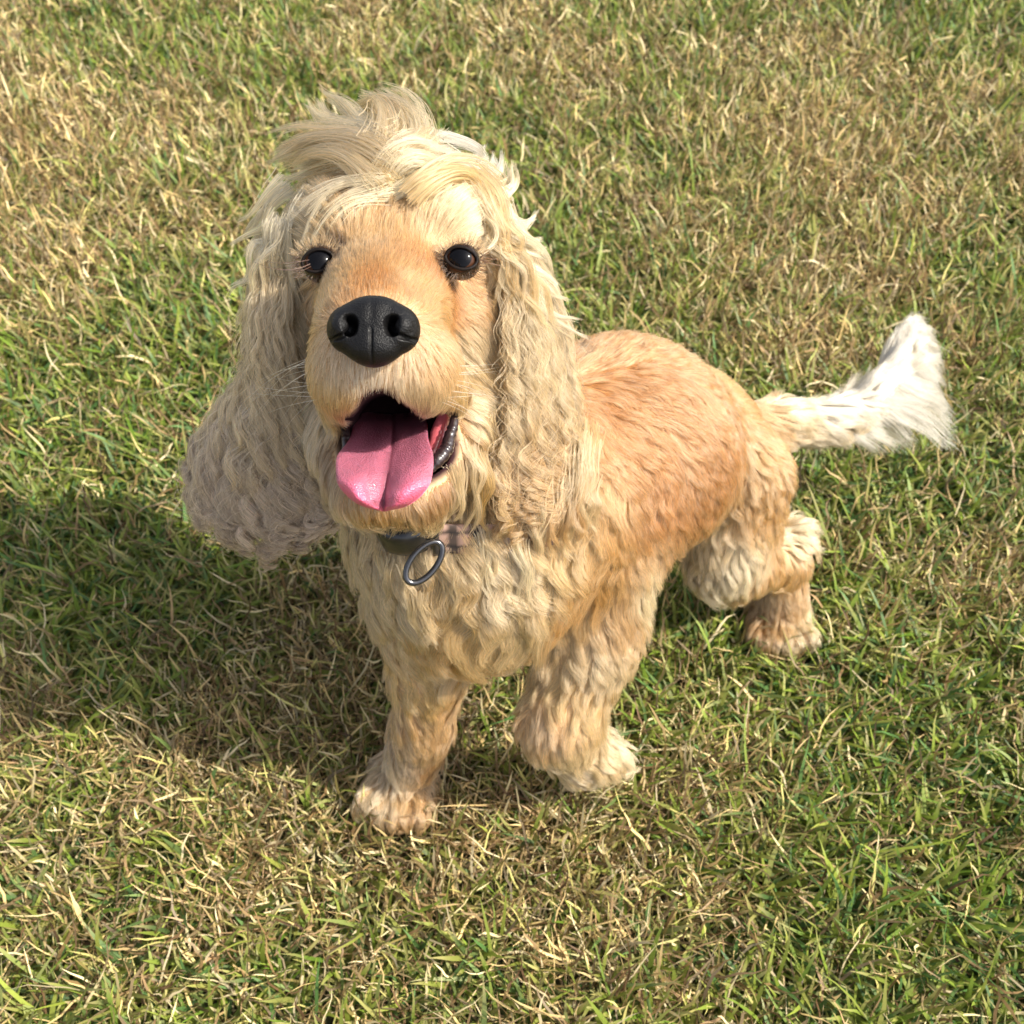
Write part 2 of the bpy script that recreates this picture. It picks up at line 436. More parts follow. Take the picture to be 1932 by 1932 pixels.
def tongue_mat():
    m, t, out = newmat('tongue_flesh')
    at = t.nodes.new('ShaderNodeAttribute'); at.attribute_name = 'col'
    b = t.nodes.new('ShaderNodeBsdfPrincipled'); b.inputs['Roughness'].default_value = .42
    b.inputs['Subsurface Weight'].default_value = .25; b.inputs['Subsurface Radius'].default_value = (1, .25, .2); b.inputs['Subsurface Scale'].default_value = .004
    b.inputs['Coat Weight'].default_value = .25; b.inputs['Coat Roughness'].default_value = .25
    tcn = t.nodes.new('ShaderNodeTexCoord')
    n1 = t.nodes.new('ShaderNodeTexVoronoi'); n1.inputs['Scale'].default_value = 1100
    n2 = t.nodes.new('ShaderNodeTexNoise'); n2.inputs['Scale'].default_value = 240
    ad = t.nodes.new('ShaderNodeMath'); ad.operation = 'ADD'
    t.links.new(tcn.outputs['Object'], n1.inputs['Vector']); t.links.new(tcn.outputs['Object'], n2.inputs['Vector'])
    t.links.new(n1.outputs[0], ad.inputs[0]); t.links.new(n2.outputs[0], ad.inputs[1])
    bp = t.nodes.new('ShaderNodeBump'); bp.inputs['Strength'].default_value = .8; bp.inputs['Distance'].default_value = .0005
    t.links.new(ad.outputs[0], bp.inputs['Height']); t.links.new(bp.outputs[0], b.inputs['Normal']); t.links.new(bp.outputs[0], b.inputs['Coat Normal'])
    t.links.new(at.outputs['Color'], b.inputs['Base Color']); t.links.new(b.outputs[0], out.inputs[0])
    return m
mesh_np('tongue', np.concatenate([top, bot]), np.array(fa+fb), tongue_mat(), dog, col=tc)
# lips: bumpy dark rims at the mouth corners, pink gum behind
M_LIP = simple('lip_skin', (.028, .016, .017), .30, coat=.5, bump=('noise', 300, 1.0), var=.3)
M_GUM = simple('gum_flesh', (.52, .11, .13), .3, coat=.6, bump=('noise', 300, .5), sss=.2)
def lip(pl, name, mat, amp, n=60, seed=0, fr=26):
    c = catmull(pl, n)
    path = [P(u, v, z) for u, v, z, r in c]
    rad = np.array([.78*r*(1 + .35*amp*(.6*math.sin(i*fr*2*PI/n + seed) + .5*math.sin(i*fr*3.7/n*2.3 + seed*2) + .3*math.sin(i*fr*11./n))) for i, (u, v, z, r) in enumerate(c)])
    return tube(path, rad, mat, name, dog, n=12)
lip([(858, 778, .556, .0022), (856, 800, .552, .0034), (848, 825, .549, .0042), (842, 848, .545, .0048), (826, 868, .541, .0048), (806, 890, .540, .003)], 'lip', M_LIP, .22, 60, 0, 9)
lip([(838, 783, .562, .004), (830, 812, .560, .006), (822, 845, .556, .006), (806, 875, .552, .005)], 'gum', M_GUM, .05, 40, 2, 5)
lip([(652, 792, .556, .0020), (652, 815, .552, .0030), (654, 840, .549, .0034), (658, 868, .546, .0032), (672, 900, .543, .0025)], 'lip', M_LIP, .2, 60, 1, 8)
lip([(672, 920, .548, .0018), (700, 948, .543, .0022), (735, 958, .540, .0022), (775, 948, .543, .0022), (802, 920, .546, .0022), (812, 895, .545, .0026)], 'lip', M_LIP, .12, 60, 1, 10)
print('face parts', round(time.time()-T0, 1))

# ------------------------------------------------------------------ ear sheets
EAR_L = [[(520,440,.620),(500,520,.612),(492,620,.610),(488,700,.612),(432,780,.618),(392,850,.63),(384,915,.645)],
 [(530,425,.61),(512,520,.600),(505,620,.597),(504,710,.598),(460,800,.604),(422,890,.615),(410,970,.635)],
 [(545,425,.60),(520,520,.592),(510,620,.588),(512,710,.588),(488,810,.592),(466,910,.605),(455,1008,.625)],
 [(560,430,.595),(540,520,.588),(530,620,.585),(538,710,.583),(532,820,.586),(524,920,.598),(520,1025,.615)],
 [(575,440,.59),(555,530,.588),(548,630,.585),(560,720,.583),(572,830,.586),(578,920,.595),(583,1012,.608)],
 [(585,460,.592),(568,540,.590),(560,640,.590),(575,740,.590),(600,840,.592),(618,910,.598),(640,975,.605)]]
EAR_R = [[(915,420,.602),(945,500,.592),(950,600,.590),(956,700,.590),(958,790,.590),(932,880,.594),(950,985,.600)],
 [(922,415,.607),(958,500,.594),(968,600,.590),(976,700,.590),(980,790,.592),(966,880,.598),(982,965,.604)],
 [(930,410,.612),(970,500,.602),(990,600,.598),(998,700,.600),(1004,800,.602),(1006,880,.606),(1018,955,.611)],
 [(940,405,.622),(980,490,.615),(1012,600,.612),(1026,700,.615),(1042,800,.616),(1050,870,.618),(1058,935,.624)],
 [(950,405,.635),(990,480,.630),(1036,590,.630),(1058,700,.633),(1076,790,.634),(1086,850,.636),(1092,905,.642)]]
def sheet_grid(G, nk=24):
    A = np.array([[P(*q) for q in g] for g in G])          # (ng, np, 3)
    return np.array([catmull(a, nk) for a in A])           # (ng, nk, 3)
def sheet_eval(S, a, s):
    """bilinear sample of a guide sheet, a across and s along in 0..1 (s may run past 1)"""
    ng, nk, _ = S.shape
    x = np.clip(a, 0, 1)*(ng-1); i = np.minimum(x.astype(int), ng-2); fx = (x-i)[..., None]
    y = np.clip(s, 0, 1)*(nk-1); j = np.minimum(y.astype(int), nk-2); fy = (y-j)[..., None]
    p = (S[i, j]*(1-fx)+S[i+1, j]*fx)*(1-fy) + (S[i, j+1]*(1-fx)+S[i+1, j+1]*fx)*fy
    tg = (S[i, j+1]-S[i, j])*(1-fx) + (S[i+1, j+1]-S[i+1, j])*fx
    ac = (S[i+1, j]-S[i, j])*(1-fy) + (S[i+1, j+1]-S[i, j+1])*fy
    over = np.maximum(0, s-1)[..., None]*(nk-1)
    over2 = np.where(a < 0, a, np.where(a > 1, a-1, 0))[..., None]*(ng-1)
    return p + tg*over + ac*over2, nrm(tg), nrm(ac)
def ear_leather(G, parent):
    S = sheet_grid(G, 20)
    ng, nk = 13, 20
    aa, s_ = np.meshgrid(np.linspace(.06, .94, ng), np.linspace(0, .86, nk), indexing='ij')
    p, tg, ac = sheet_eval(S, aa, s_)
    nn = nrm(np.cross(tg, ac)); nn *= np.where((nn@CF) > 0, -1, 1)[..., None]
    th = .004*np.sin(PI*aa)[..., None]**.5
    v = np.concatenate([(p+nn*th).reshape(-1, 3), (p-nn*th).reshape(-1, 3)])
    J = lambda i, j: i*nk+j; N = ng*nk; f = []
    for i in range(ng-1):
        for j in range(nk-1):
            f.append([J(i, j), J(i+1, j), J(i+1, j+1), J(i, j+1)]); f.append([N+J(i, j), N+J(i, j+1), N+J(i+1, j+1), N+J(i+1, j)])
    for j in range(nk-1):
        f.append([J(0, j), J(0, j+1), N+J(0, j+1), N+J(0, j)]); f.append([J(ng-1, j), N+J(ng-1, j), N+J(ng-1, j+1), J(ng-1, j+1)])
    for i in range(ng-1):
        f.append([J(i, 0), N+J(i, 0), N+J(i+1, 0), J(i+1, 0)]); f.append([J(i, nk-1), J(i+1, nk-1), N+J(i+1, nk-1), N+J(i, nk-1)])
    return mesh_np('ear', v, np.array(f), M_SKIN, parent, col=np.tile([.42, .30, .19], (len(v), 1)))
ear_l = ear_leather(EAR_L, dog); ear_r = ear_leather(EAR_R, dog)

FUR = dict(cream=(.58, .41, .215), pale=(.69, .54, .315), white=(.66, .585, .455), apricot=(.475, .205, .075), gold=(.53, .28, .10),
           tan=(.51, .295, .13), straw=(.56, .345, .135), rust=(.42, .16, .04), dark=(.03, .017, .012), grey=(.50, .36, .245), brown=(.32, .17, .07))
def push_out(p, hmin):
    """lift strand points out of the body"""
    d = D.at(p); g = D.grad(p)
    return p + g*np.maximum(0, hmin - d)[..., None]
def sheet_hair(S, n, name, parent, colf, length=(.35, .55), amp=.003, wl=.022, thick=.012, ncl=300, clump=.75,
               K=22, r0=.00026, r1=.00007, smax=.75, spread=.0, gravity=0., out=None, ampf=None, push=True, wn=2.2, rw=.017, capped=True):
    ca = rng.uniform(-.02, 1.02, ncl); cs = rng.uniform(-.02, smax, ncl)**1.0
    cside = rng.choice([-1, 1], ncl, p=[.35, .65]); cph = 2*PI*(3*vnoise(np.stack([ca*wn, cs*wn*.7], 1), 1.) + rng.normal(0, .05, ncl))
    camp = rng.uniform(.7, 1.2, ncl); cwl = wl*rng.uniform(.9, 1.15, ncl); clen = rng.uniform(*length, ncl)
    cth = rng.uniform(.2, 1., ncl)
    idx = rng.integers(0, ncl, n)
    ra = rng.normal(0, rw, n); rs = rng.normal(0, .02, n)
    t = np.linspace(0, 1, K)[None, :]
    sl_total = np.linalg.norm(np.diff(S, axis=1), axis=2).sum(1).mean()
    a = ca[idx][:, None] + ra[:, None]*(1-clump*np.minimum(1, t*2.5)**.7) + rng.normal(0, spread, n)[:, None]*t
    L = (clen[idx]*rng.uniform(.8, 1.1, n))[:, None]
    s = cs[idx][:, None] + rs[:, None]*(1-.5*t) + L*t
    cap = rng.uniform(.08, .25, ncl)[idx][:, None]
    if capped: s = np.where(s > .84, .84 + cap*np.tanh((s-.84)/cap), s)
    p, tg, ac = sheet_eval(S, a, s)
    nn = nrm(np.cross(tg, ac)); nn = nn*np.where((nn@CF) > 0, -1, 1)[..., None]
    if out is not None: nn = np.broadcast_to(nn, p.shape)
    side = cside[idx][:, None]
    h = side*(thick*cth[idx][:, None]*(.35+.65*t) + rng.normal(0, .0016, n)[:, None]*(1-.5*t))
    lm = L*sl_total*t
    am = amp*camp[idx][:, None]*np.minimum(1, t*2.2)*(ampf(a, s) if ampf else 1)
    ph = 2*PI*(lm+cs[idx][:, None]*sl_total)/cwl[idx][:, None] + cph[idx][:, None]
    am = am*(.55+.9*vnoise(np.stack([a*3, s*3], -1), 1., 6)); p = p + ac*(.007*(vnoise(np.stack([a*7, s*4], -1), 1., 3)-.5)*np.minimum(1, t*2))[..., None]
    p = p + nn*(h + am*.4*np.cos(ph))[..., None] + ac*(am*np.sin(ph+rng.normal(0, .06, n)[:, None]))[..., None]
    fly = (rng.random(n) < .05)[:, None]*t*rng.normal(0, .004, n)[:, None]
    p = p + ac*fly[..., None] + nn*np.abs(fly)[..., None]*side[..., None]
    p[..., 2] -= gravity*(t**2)
    if push: p = push_out(p, .0015)
    rad = (r0 + (r1-r0)*t**1.5)*rng.uniform(.7, 1.2, n)[:, None]
    col = colf(a[:, 0], cs[idx], side[:, 0]); cj = rng.uniform(.60, 1.15, ncl)[idx]*rng.uniform(.74, 1.18, n)*np.exp(rng.normal(0, .16, n))
    col = np.clip(col*cj[:, None], 0, .93)
    return curves_np(name, p, rad, col, M_FUR, parent)
def mixc(a, b, k): return np.array(FUR[a])*(1-k[:, None]) + np.array(FUR[b])*k[:, None]
SL = sheet_grid(EAR_L); SR = sheet_grid(EAR_R)
sheet_hair(SL, 42000, 'ear_fur', ear_l, lambda a, s, sd: mixc('cream', 'grey', sstep(.25, .6, s)), length=(.30, .50), amp=.0034, wl=.0190,  # grey lower down: the shade on this cream ear, put into the fur colour
           thick=.013, ncl=430, clump=.45, smax=.84, ampf=lambda a, s: .55+.7*sstep(.35, .75, s))
sheet_hair(SR, 40000, 'ear_fur', ear_r, lambda a, s, sd: mixc('cream', 'tan', sstep(.25, .7, s))*(1-.45*(vnoise(np.stack([a*7, s*3], -1), 1., 8) > .62))[:, None], length=(.30, .50), amp=.0031, wl=.0200,  # dark patches put the shaded gaps between locks into the colour
           thick=.012, ncl=400, clump=.45, smax=.78, ampf=lambda a, s: .6+.6*sstep(.3, .7, s))
print('ears', round(time.time()-T0, 1))

# ------------------------------------------------------------------ tail feather
TF = [[(1440,775),(1462,800),(1478,825),(1490,850)], [(1480,772),(1530,790),(1570,818),(1600,850)], [(1540,772),(1600,785),(1655,815),(1700,850)],
 [(1590,768),(1660,760),(1725,795),(1785,850)], [(1630,742),(1690,715),(1740,745),(1780,785)], [(1660,700),(1710,675),(1745,705),(1765,745)],
 [(1685,662),(1718,638),(1742,660),(1758,700)], [(1694,640),(1708,612),(1722,608),(1735,640)]]
TZ = [.855, .872, .89, .905, .92, .932, .945, .955]
ST = sheet_grid([[(u, v, z+.012*i) for i, (u, v) in enumerate(g)] for g, z in zip(TF, TZ)], 16)
sheet_hair(ST, 9000, 'tail_feather', body, lambda a, s, sd: mixc('tan', 'white', sstep(.0, .22, a))*.82, length=(.25, .85), amp=.0022, wl=.05, thick=.013,
           ncl=190, clump=.45, smax=.26, rw=.024, capped=False, K=12, r0=.0003, r1=.0001, push=False)

# ------------------------------------------------------------------ coat on the body
# guide: u v z | flow right, down, away | length mm, lift, wave mm, wavelength mm, clump mm, clump strength | colour
GUIDES = [
 # muzzle and face, short
 (705,552,.49, 0,-1,.6, 7,.22,0,20,2,.15,'rust'), (650,570,.50, -.5,-1,.6, 8,.22,0,20,2,.15,'gold'), (765,570,.50, .5,-1,.6, 8,.22,0,20,2,.15,'gold'),
 (737,500,.55, 0,-1,.3, 9,.25,.3,20,3,.2,'gold'), (700,540,.53, -.2,-1,.3, 9,.25,.3,20,3,.2,'tan'), (780,540,.53, .3,-1,.3, 9,.25,.3,20,3,.2,'apricot'),
 (620,640,.53, -1,.3,.5, 10,.2,.3,20,3,.2,'gold'), (820,620,.53, 1,.2,.5, 10,.2,.3,20,3,.2,'gold'), (860,570,.56, 1,.5,.4, 12,.22,.4,20,3,.2,'apricot'),
 (600,600,.57, -.6,1,.4, 14,.2,.5,20,4,.2,'tan'), (640,700,.50, -.6,.8,.3, 9,.25,.2,20,3,.2,'tan'), (600,720,.53, -.7,.8,.4, 13,.25,.5,20,4,.2,'straw'),
 (800,690,.50, .7,.6,.3, 9,.22,.2,20,3,.2,'gold'), (850,700,.53, .8,.6,.4, 12,.25,.4,20,4,.2,'straw'), (706,715,.485, -.02,1,0, 7,.25,.2,20,2,.28,'white'),
 (670,745,.49, -.35,1,0, 8,.3,.2,20,3,.28,'straw'), (740,730,.49, .4,1,0, 8,.3,.3,20,3,.28,'cream'), (800,755,.50, .3,1,0, 11,.25,.2,20,3,.28,'cream'), (840,760,.52, .6,.8,.2, 12,.25,.2,20,3,.28,'straw'),
 (640,780,.51, -.2,1,0, 9,.3,.2,20,3,.28,'gold'),
 # forehead
 (738,420,.57, 0,-1,.2, 16,.25,.8,25,5,.28,'apricot'), (690,430,.57, -.2,-1,.2, 16,.25,.8,25,5,.28,'gold'), (800,420,.57, .3,-1,.2, 16,.25,.8,25,5,.28,'cream'),
 (620,440,.57, -.6,-.6,.3, 16,.25,.8,25,5,.28,'cream'), (860,430,.57, .6,-.6,.3, 16,.3,.8,25,5,.28,'cream'), (738,340,.60, 0,-1,.3, 30,.35,2,35,7,.6,'cream'),
 (640,350,.60, -.7,-1,.3, 35,.35,2,35,7,.6,'pale'), (840,350,.60, .7,-1,.3, 35,.35,2,35,7,.6,'pale'), (560,480,.61, -.7,.7,.3, 30,.3,2,35,8,.6,'cream'), (920,480,.61, .7,.8,.3, 30,.3,2,35,8,.6,'cream'),
 (738,300,.66, 0,-1,1, 30,.35,2,35,7,.6,'cream'),
 # cheeks
 (590,680,.58, -.4,1,.2, 28,.2,1.5,30,7,.6,'cream'), (580,780,.59, -.3,1,.1, 32,.2,2,30,8,.65,'pale'), (620,860,.57, -.2,1,.1, 28,.25,2,30,8,.65,'cream'),
 (880,640,.57, .7,.9,.3, 16,.2,.8,30,5,.5,'cream'), (930,660,.59, .3,1,.3, 24,.2,1,30,6,.5,'straw'), (900,740,.57, .6,.6,.3, 20,.2,1,30,6,.55,'cream'), (920,800,.585, .5,.9,.2, 26,.25,2,30,8,.6,'cream'),
 (880,880,.57, .2,1,.1, 34,.25,3,32,9,.7,'straw'), (830,900,.545, .3,1,0, 14,.3,1,25,4,.5,'brown'), (840,940,.56, .2,1,0, 34,.25,3,32,9,.7,'cream'),
 (740,975,.535, .05,1,.2, 13,.3,.5,25,4,.5,'gold'), (690,950,.54, -.2,1,.1, 14,.3,.6,25,4,.5,'gold'), (660,900,.55, -.2,1,.1, 26,.25,2,30,7,.6,'cream'), (740,1000,.56, .1,1,.2, 20,.25,1,30,6,.5,'cream'), (790,960,.545, .2,1,.1, 16,.3,1,25,4,.5,'brown'),
 # throat, chest
 (700,1040,.64, -.1,1,0, 32,.22,3,34,10,.55,'cream'), (760,1110,.63, .1,1,0, 34,.25,4,32,11,.55,'cream'), (690,1120,.64, -.3,1,0, 38,.28,4,32,12,.55,'cream'),
 (850,1100,.62, .2,1,0, 36,.25,4,32,12,.55,'straw'), (940,1060,.62, .3,1,0, 36,.25,4.5,30,12,.55,'cream'), (900,1180,.63, .1,1,0, 40,.28,4,34,14,.55,'straw'),
 (820,1200,.65, 0,1,0, 36,.28,4,34,12,.55,'gold'), (990,1160,.63, .2,1,0, 42,.3,3,38,15,.55,'cream'), (1010,1010,.64, .3,1,0, 32,.25,4,30,11,.55,'straw'), (920,1250,.68, 0,1,.2, 30,.3,3,32,11,.55,'tan'),
 (1080,1090,.66, .1,1,0, 30,.2,3,34,11,.6,'gold'), (1100,950,.66, .1,1,0, 24,.16,2.2,34,10,.5,'gold'), (1130,1080,.69, .2,1,0, 24,.16,2,34,9,.5,'tan'),
 # trunk
 (1100,700,.70, 1,0,.5, 31,.08,2.6,26,5,.22,'apricot'), (1200,650,.76, 1,.1,.8, 31,.08,2.6,26,5,.22,'pale'), (1140,800,.66, .5,1,.2, 31,.08,2.6,26,5,.22,'apricot'), (1200,780,.68, .8,.7,.4, 31,.08,2.6,26,5,.22,'apricot'),
 (1170,920,.68, .3,1,.1, 28,.14,2.6,26,5,.22,'apricot'), (1240,900,.71, .4,1,.2, 28,.14,2.6,26,5,.22,'apricot'), (1220,1000,.72, .3,1,.3, 28,.16,2.6,26,5,.22,'apricot'), (1330,705,.78, 1,.5,.6, 31,.08,2.6,26,5,.22,'straw'),
 (1300,840,.74, .6,1,.3, 28,.13,2.6,26,5,.22,'apricot'), (1400,750,.81, 1,.8,.5, 26,.14,2.6,26,5,.22,'apricot'), (1420,850,.81, .6,1,.2, 24,.18,2.6,26,5,.22,'gold'), (1250,640,.80, 1,.3,1, 31,.08,2.6,26,5,.22,'pale'), (1110,650,.75, 1,.1,.8, 31,.08,2.6,26,5,.22,'brown'),
 # front legs
 (1200,1080,.71, .2,1,.1, 26,.22,2.6,28,9,.65,'pale'), (1170,1150,.70, 0,1,.2, 24,.16,2,30,9,.5,'tan'), (1140,1230,.71, -.1,1,.1, 24,.18,2.4,26,9,.6,'cream'), (1100,1300,.715, -.3,1,.1, 22,.18,2.2,26,9,.6,'straw'), (1030,1360,.72, -.1,1,.1, 20,.18,1.6,26,8,.55,'tan'), (1070,1420,.73, .3,1,0, 18,.18,1.2,26,8,.55,'cream'), (1140,1430,.77, .8,.7,.1, 20,.28,1.5,22,7,.6,'cream'), (1160,1400,.78, .9,.2,0, 18,.3,1.5,22,7,.6,'pale'),
 (800,1290,.71, 0,1,0, 24,.2,2.2,28,9,.6,'straw'), (850,1340,.72, .2,1,.1, 22,.2,2.2,26,9,.6,'tan'), (790,1390,.74, -.05,1,0, 22,.16,1.6,28,8,.55,'tan'), (770,1460,.77, -.2,1,0, 20,.2,1.6,24,8,.55,'grey'), (720,1500,.78, -.4,1,0, 20,.26,1.6,22,7,.6,'pale'), (780,1530,.79, .1,1,0, 18,.25,1.2,22,6,.6,'tan'), (840,1440,.78, .2,1,.1, 20,.22,1.6,24,8,.55,'brown'),
 # hind leg
 (1360,930,.77, .4,1,.2, 26,.22,2.6,26,9,.6,'tan'), (1420,930,.79, .4,1,.1, 24,.22,2.6,26,9,.6,'gold'), (1330,1010,.79, -.3,1,.1, 28,.24,3,26,10,.7,'cream'), (1380,1050,.80, 0,1,.1, 26,.24,3,26,10,.7,'pale'), (1450,1040,.83, .1,1,.1, 22,.18,2,28,8,.55,'gold'),
 (1430,1110,.83, .1,1,0, 24,.2,2,26,8,.6,'tan'), (1505,990,.87, .6,.4,.2, 26,.35,2.5,22,8,.65,'pale'), (1490,1080,.88, .1,1,0, 18,.2,1.2,26,7,.5,'gold'), (1440,1160,.91, -.3,1,0, 16,.22,1.2,22,6,.5,'brown'), (1490,1160,.91, .2,1,0, 16,.22,1.2,22,6,.5,'tan'), (1510,1190,.92, .3,1,0, 16,.25,1.2,22,6,.5,'pale'),
 # tail
 (1450,790,.84, 1,.2,.2, 24,.2,1.5,34,8,.5,'tan'), (1480,760,.85, 1,0,.2, 30,.2,1.5,40,9,.5,'pale'), (1560,770,.88, 1,-.05,.2, 40,.2,1.5,40,9,.5,'white'), (1640,730,.91, .7,-.8,.2, 40,.2,1.5,40,9,.5,'white'), (1690,660,.94, .35,-1,.2, 34,.2,1.5,40,9,.5,'white'), (1560,820,.89, .9,.5,.1, 40,.25,2,34,9,.6,'cream'),
]
gp = np.array([P(*g[:3]) for g in GUIDES]); gd = np.array([V(*g[3:6]) for g in GUIDES]); gv = np.array([g[6:12] for g in GUIDES], float)
gc = np.array([FUR[g[12]] for g in GUIDES])
FAR = [((.08,.62,.12),(0,.2,-1)), ((-.06,.50,.20),(.6,.5,-.5)), ((.0,.55,.33),(.6,.8,-.1)), ((.09,.60,.32),(.6,.8,-.1)), ((.02,.60,.25),(.5,.6,-.4)), ((-.04,.52,.45),(0,.5,-1)), ((.1,.5,.19),(.6,.6,-.2))]
gp = np.concatenate([gp, [f[0] for f in FAR]]); gd = np.concatenate([gd, nrm(np.array([f[1] for f in FAR], float))])
gv = np.concatenate([gv, np.tile([26, .15, 2, 34, 10, .5], (len(FAR), 1))]); gc = np.concatenate([gc, np.tile(FUR['gold'], (len(FAR), 1))])
def guide_at(p):
    dirs = np.empty_like(p); vals = np.empty((len(p), 6)); cols = np.empty_like(p)
    for i in range(0, len(p), 20000):
        q = p[i:i+20000]
        d2 = ((q**2).sum(1)[:, None] + (gp**2).sum(1)[None] - 2*q@gp.T)
        w_ = 1/np.maximum(d2, 1e-6)**2.2
        w_ /= w_.sum(1, keepdims=True)
        dirs[i:i+20000] = w_@gd; vals[i:i+20000] = w_@gv; cols[i:i+20000] = w_@gc
    return nrm(dirs), vals, cols
# roots
q4 = quads.astype(int); alltri = np.concatenate([q4[:, [0, 1, 2]], q4[:, [0, 2, 3]]] + ([tri.astype(int)] if len(tri) else []))
A_, B_, C_ = pts[alltri[:, 0]], pts[alltri[:, 1]], pts[alltri[:, 2]]
cr = np.cross(B_-A_, C_-A_); area = .5*np.linalg.norm(cr, axis=1); cen = (A_+B_+C_)/3
print('body area m2', area.sum(), 'tris', len(alltri))
def sample(n, weight):
    pr = area*weight; pr /= pr.sum()
    k = rng.choice(len(alltri), n, p=pr)
    r1, r2 = np.sqrt(rng.random(n))[:, None], rng.random(n)[:, None]
    return A_[k]*(1-r1) + B_[k]*r1*(1-r2) + C_[k]*r1*r2
cn = D.grad(cen); facing = -(cn*nrm(cen-CO)).sum(1)
wface = np.where(facing > -.15, 1., .30)
eye_mid = P(737, 560, .55); dface = np.linalg.norm(cen-eye_mid, axis=1)
wd = wface*(1 + 1.6*(1-sstep(.06, .10, dface)))
# collar band field: plane through the neck
_f1, _f2, _f3 = P(785, 1030, .603), P(935, 975, .622), P(1085, 862, .665)
COLN = nrm(np.cross(_f2-_f1, _f3-_f1)); COLN = COLN if COLN[2] < 0 else -COLN
_n1, _n2 = P(745, 580, .685), P(850, 960, .70); COLC = _n1 + (_n2-_n1)*(((_f1-_n1)@COLN)/((_n2-_n1)@COLN))
print('collar', COLC, COLN, ((_f1-_n1)@COLN)/((_n2-_n1)@COLN))
def allowed(p):
    m = (mouth_d(p) > .20)
    r = nose_rel(p); m &= ~((np.abs(r[:, 0]) < 78) & (r[:, 1] > -58) & (r[:, 1] < 52) & (((r[:, 0]/74)**2 + (r[:, 1]/54)**2) < 1) & (r[:, 2] > -70))
    for e in (EYE_L, EYE_R):
        q = p - (e-CF*.010); m &= ~(((q@CR/.0086)**2 + (q@CU/.0062)**2 < 1) & (np.abs(q@CF) < .03))
    q = p - COLC; m &= ~((np.abs(q@COLN) < .008) & (np.linalg.norm(q, axis=1) < .10))
    m &= p[:, 2] > .004
    return m
NR = 330000
root = sample(NR, wd); root = root[allowed(root)]
NCAND = 60000
cc = sample(NCAND, wd); cc = cc[allowed(cc)]
_, cv, _ = guide_at(cc)
# thin the clump centres to their local spacing
dens = NCAND*wd/(area*wd).sum()          # per m2 at each triangle; local keep probability
want = 1/(cv[:, 4]*.001)**2*1.15
tri_d = NCAND/((area*wd).sum())*1.0
keep = rng.random(len(cc)) < np.clip(want/(tri_d*1.3), 0, 1)
cc = cc[keep]
print('roots', len(root), 'clumps', len(cc), round(time.time()-T0, 1))
K = 10; TT = np.linspace(0, 1, K)
cdir, cval, ccol = guide_at(cc)
cl = cval[:, 0]*.001*rng.uniform(.75, 1.2, len(cc)); clift = cval[:, 1]*rng.uniform(.8, 1.25, len(cc))
nrm0 = D.grad(cc)
jit = nrm(rng.normal(0, 1, cc.shape))*(.05+.30*np.clip(cval[:, 5:6]-.3, 0, 1)) + (np.stack([vnoise(cc, 26, 7+i) for i in range(3)], 1)-.5)*.55
dflow = nrm(cdir + jit - nrm0*((cdir+jit)*nrm0).sum(1)[:, None])
path = np.empty((len(cc), K, 3)); path[:, 0] = cc; cur = cc.copy(); d = dflow
cwl = cval[:, 3]*.001*rng.uniform(.8, 1.3, len(cc)); cph = 2*PI*(2.2*vnoise(cc, 22, 5) + rng.normal(0, .10, len(cc))); cam_ = cval[:, 2]*.001*rng.uniform(.5, 1.3, len(cc))
norms = np.empty_like(path); lat = np.empty_like(path); norms[:, 0] = nrm0; lat[:, 0] = nrm(np.cross(nrm0, d))
for k in range(1, K):
    cur = cur + d*(cl/(K-1))[:, None]
    n_ = D.grad(cur); h = cl*clift*TT[k]**.75
    cur = cur + n_*(h - D.at(cur))[:, None]*.9
    d = nrm(d - n_*((d*n_).sum(1)-.05)[:, None]); d = nrm(d + np.array([0, 0, -.04]))
    path[:, k] = cur; norms[:, k] = n_; lat[:, k] = nrm(np.cross(n_, d))
kd = kdtree.KDTree(len(cc))
for i, c in enumerate(cc): kd.insert(c, i)
kd.balance()
near = np.array([kd.find(p)[1] for p in root])
print('clump search', round(time.time()-T0, 1))
off = root - cc[near]
cs = np.clip(cval[near, 5]*rng.uniform(.75, 1.15, len(root)), 0, .95)
n_r = len(root)
lsc = rng.uniform(.7, 1.1, n_r)
tt = TT[None, :]*lsc[:, None]*(K-1); ii = np.minimum(tt.astype(int), K-2); ff = (tt-ii)[..., None]
ar = np.arange(n_r)[:, None]
pp = path[near[:, None], ii]*(1-ff) + path[near[:, None], ii+1]*ff
nn = norms[near[:, None], ii]; ll = lat[near[:, None], ii]
s = (TT[None, :]*lsc[:, None])
ph = 2*PI*s*cl[near][:, None]/cwl[near][:, None] + cph[near][:, None]
am = cam_[near][:, None]*np.minimum(1, s*1.8)
strands = pp + off[:, None]*(1-cs[:, None]*s**.9)[..., None] + ll*(am*np.sin(ph))[..., None] + nn*(am*.5*np.cos(ph))[..., None]
strands += (rng.normal(0, 1, (n_r, 1, 3))*(.032*cl[near])[:, None, None])*(TT[None, :, None]**1.5)
strands = push_out(strands, .0006)
strands[:, 0] = root - D.grad(root)*.0005
_, rv, rc = guide_at(root)
istail = ((root[:, 0] > .22) & (root[:, 2] > .13) & (root[:, 1] > .56)); rc = rc*np.exp(rng.normal(0, .20, n_r)*np.where(istail, .35, 1.))[:, None]
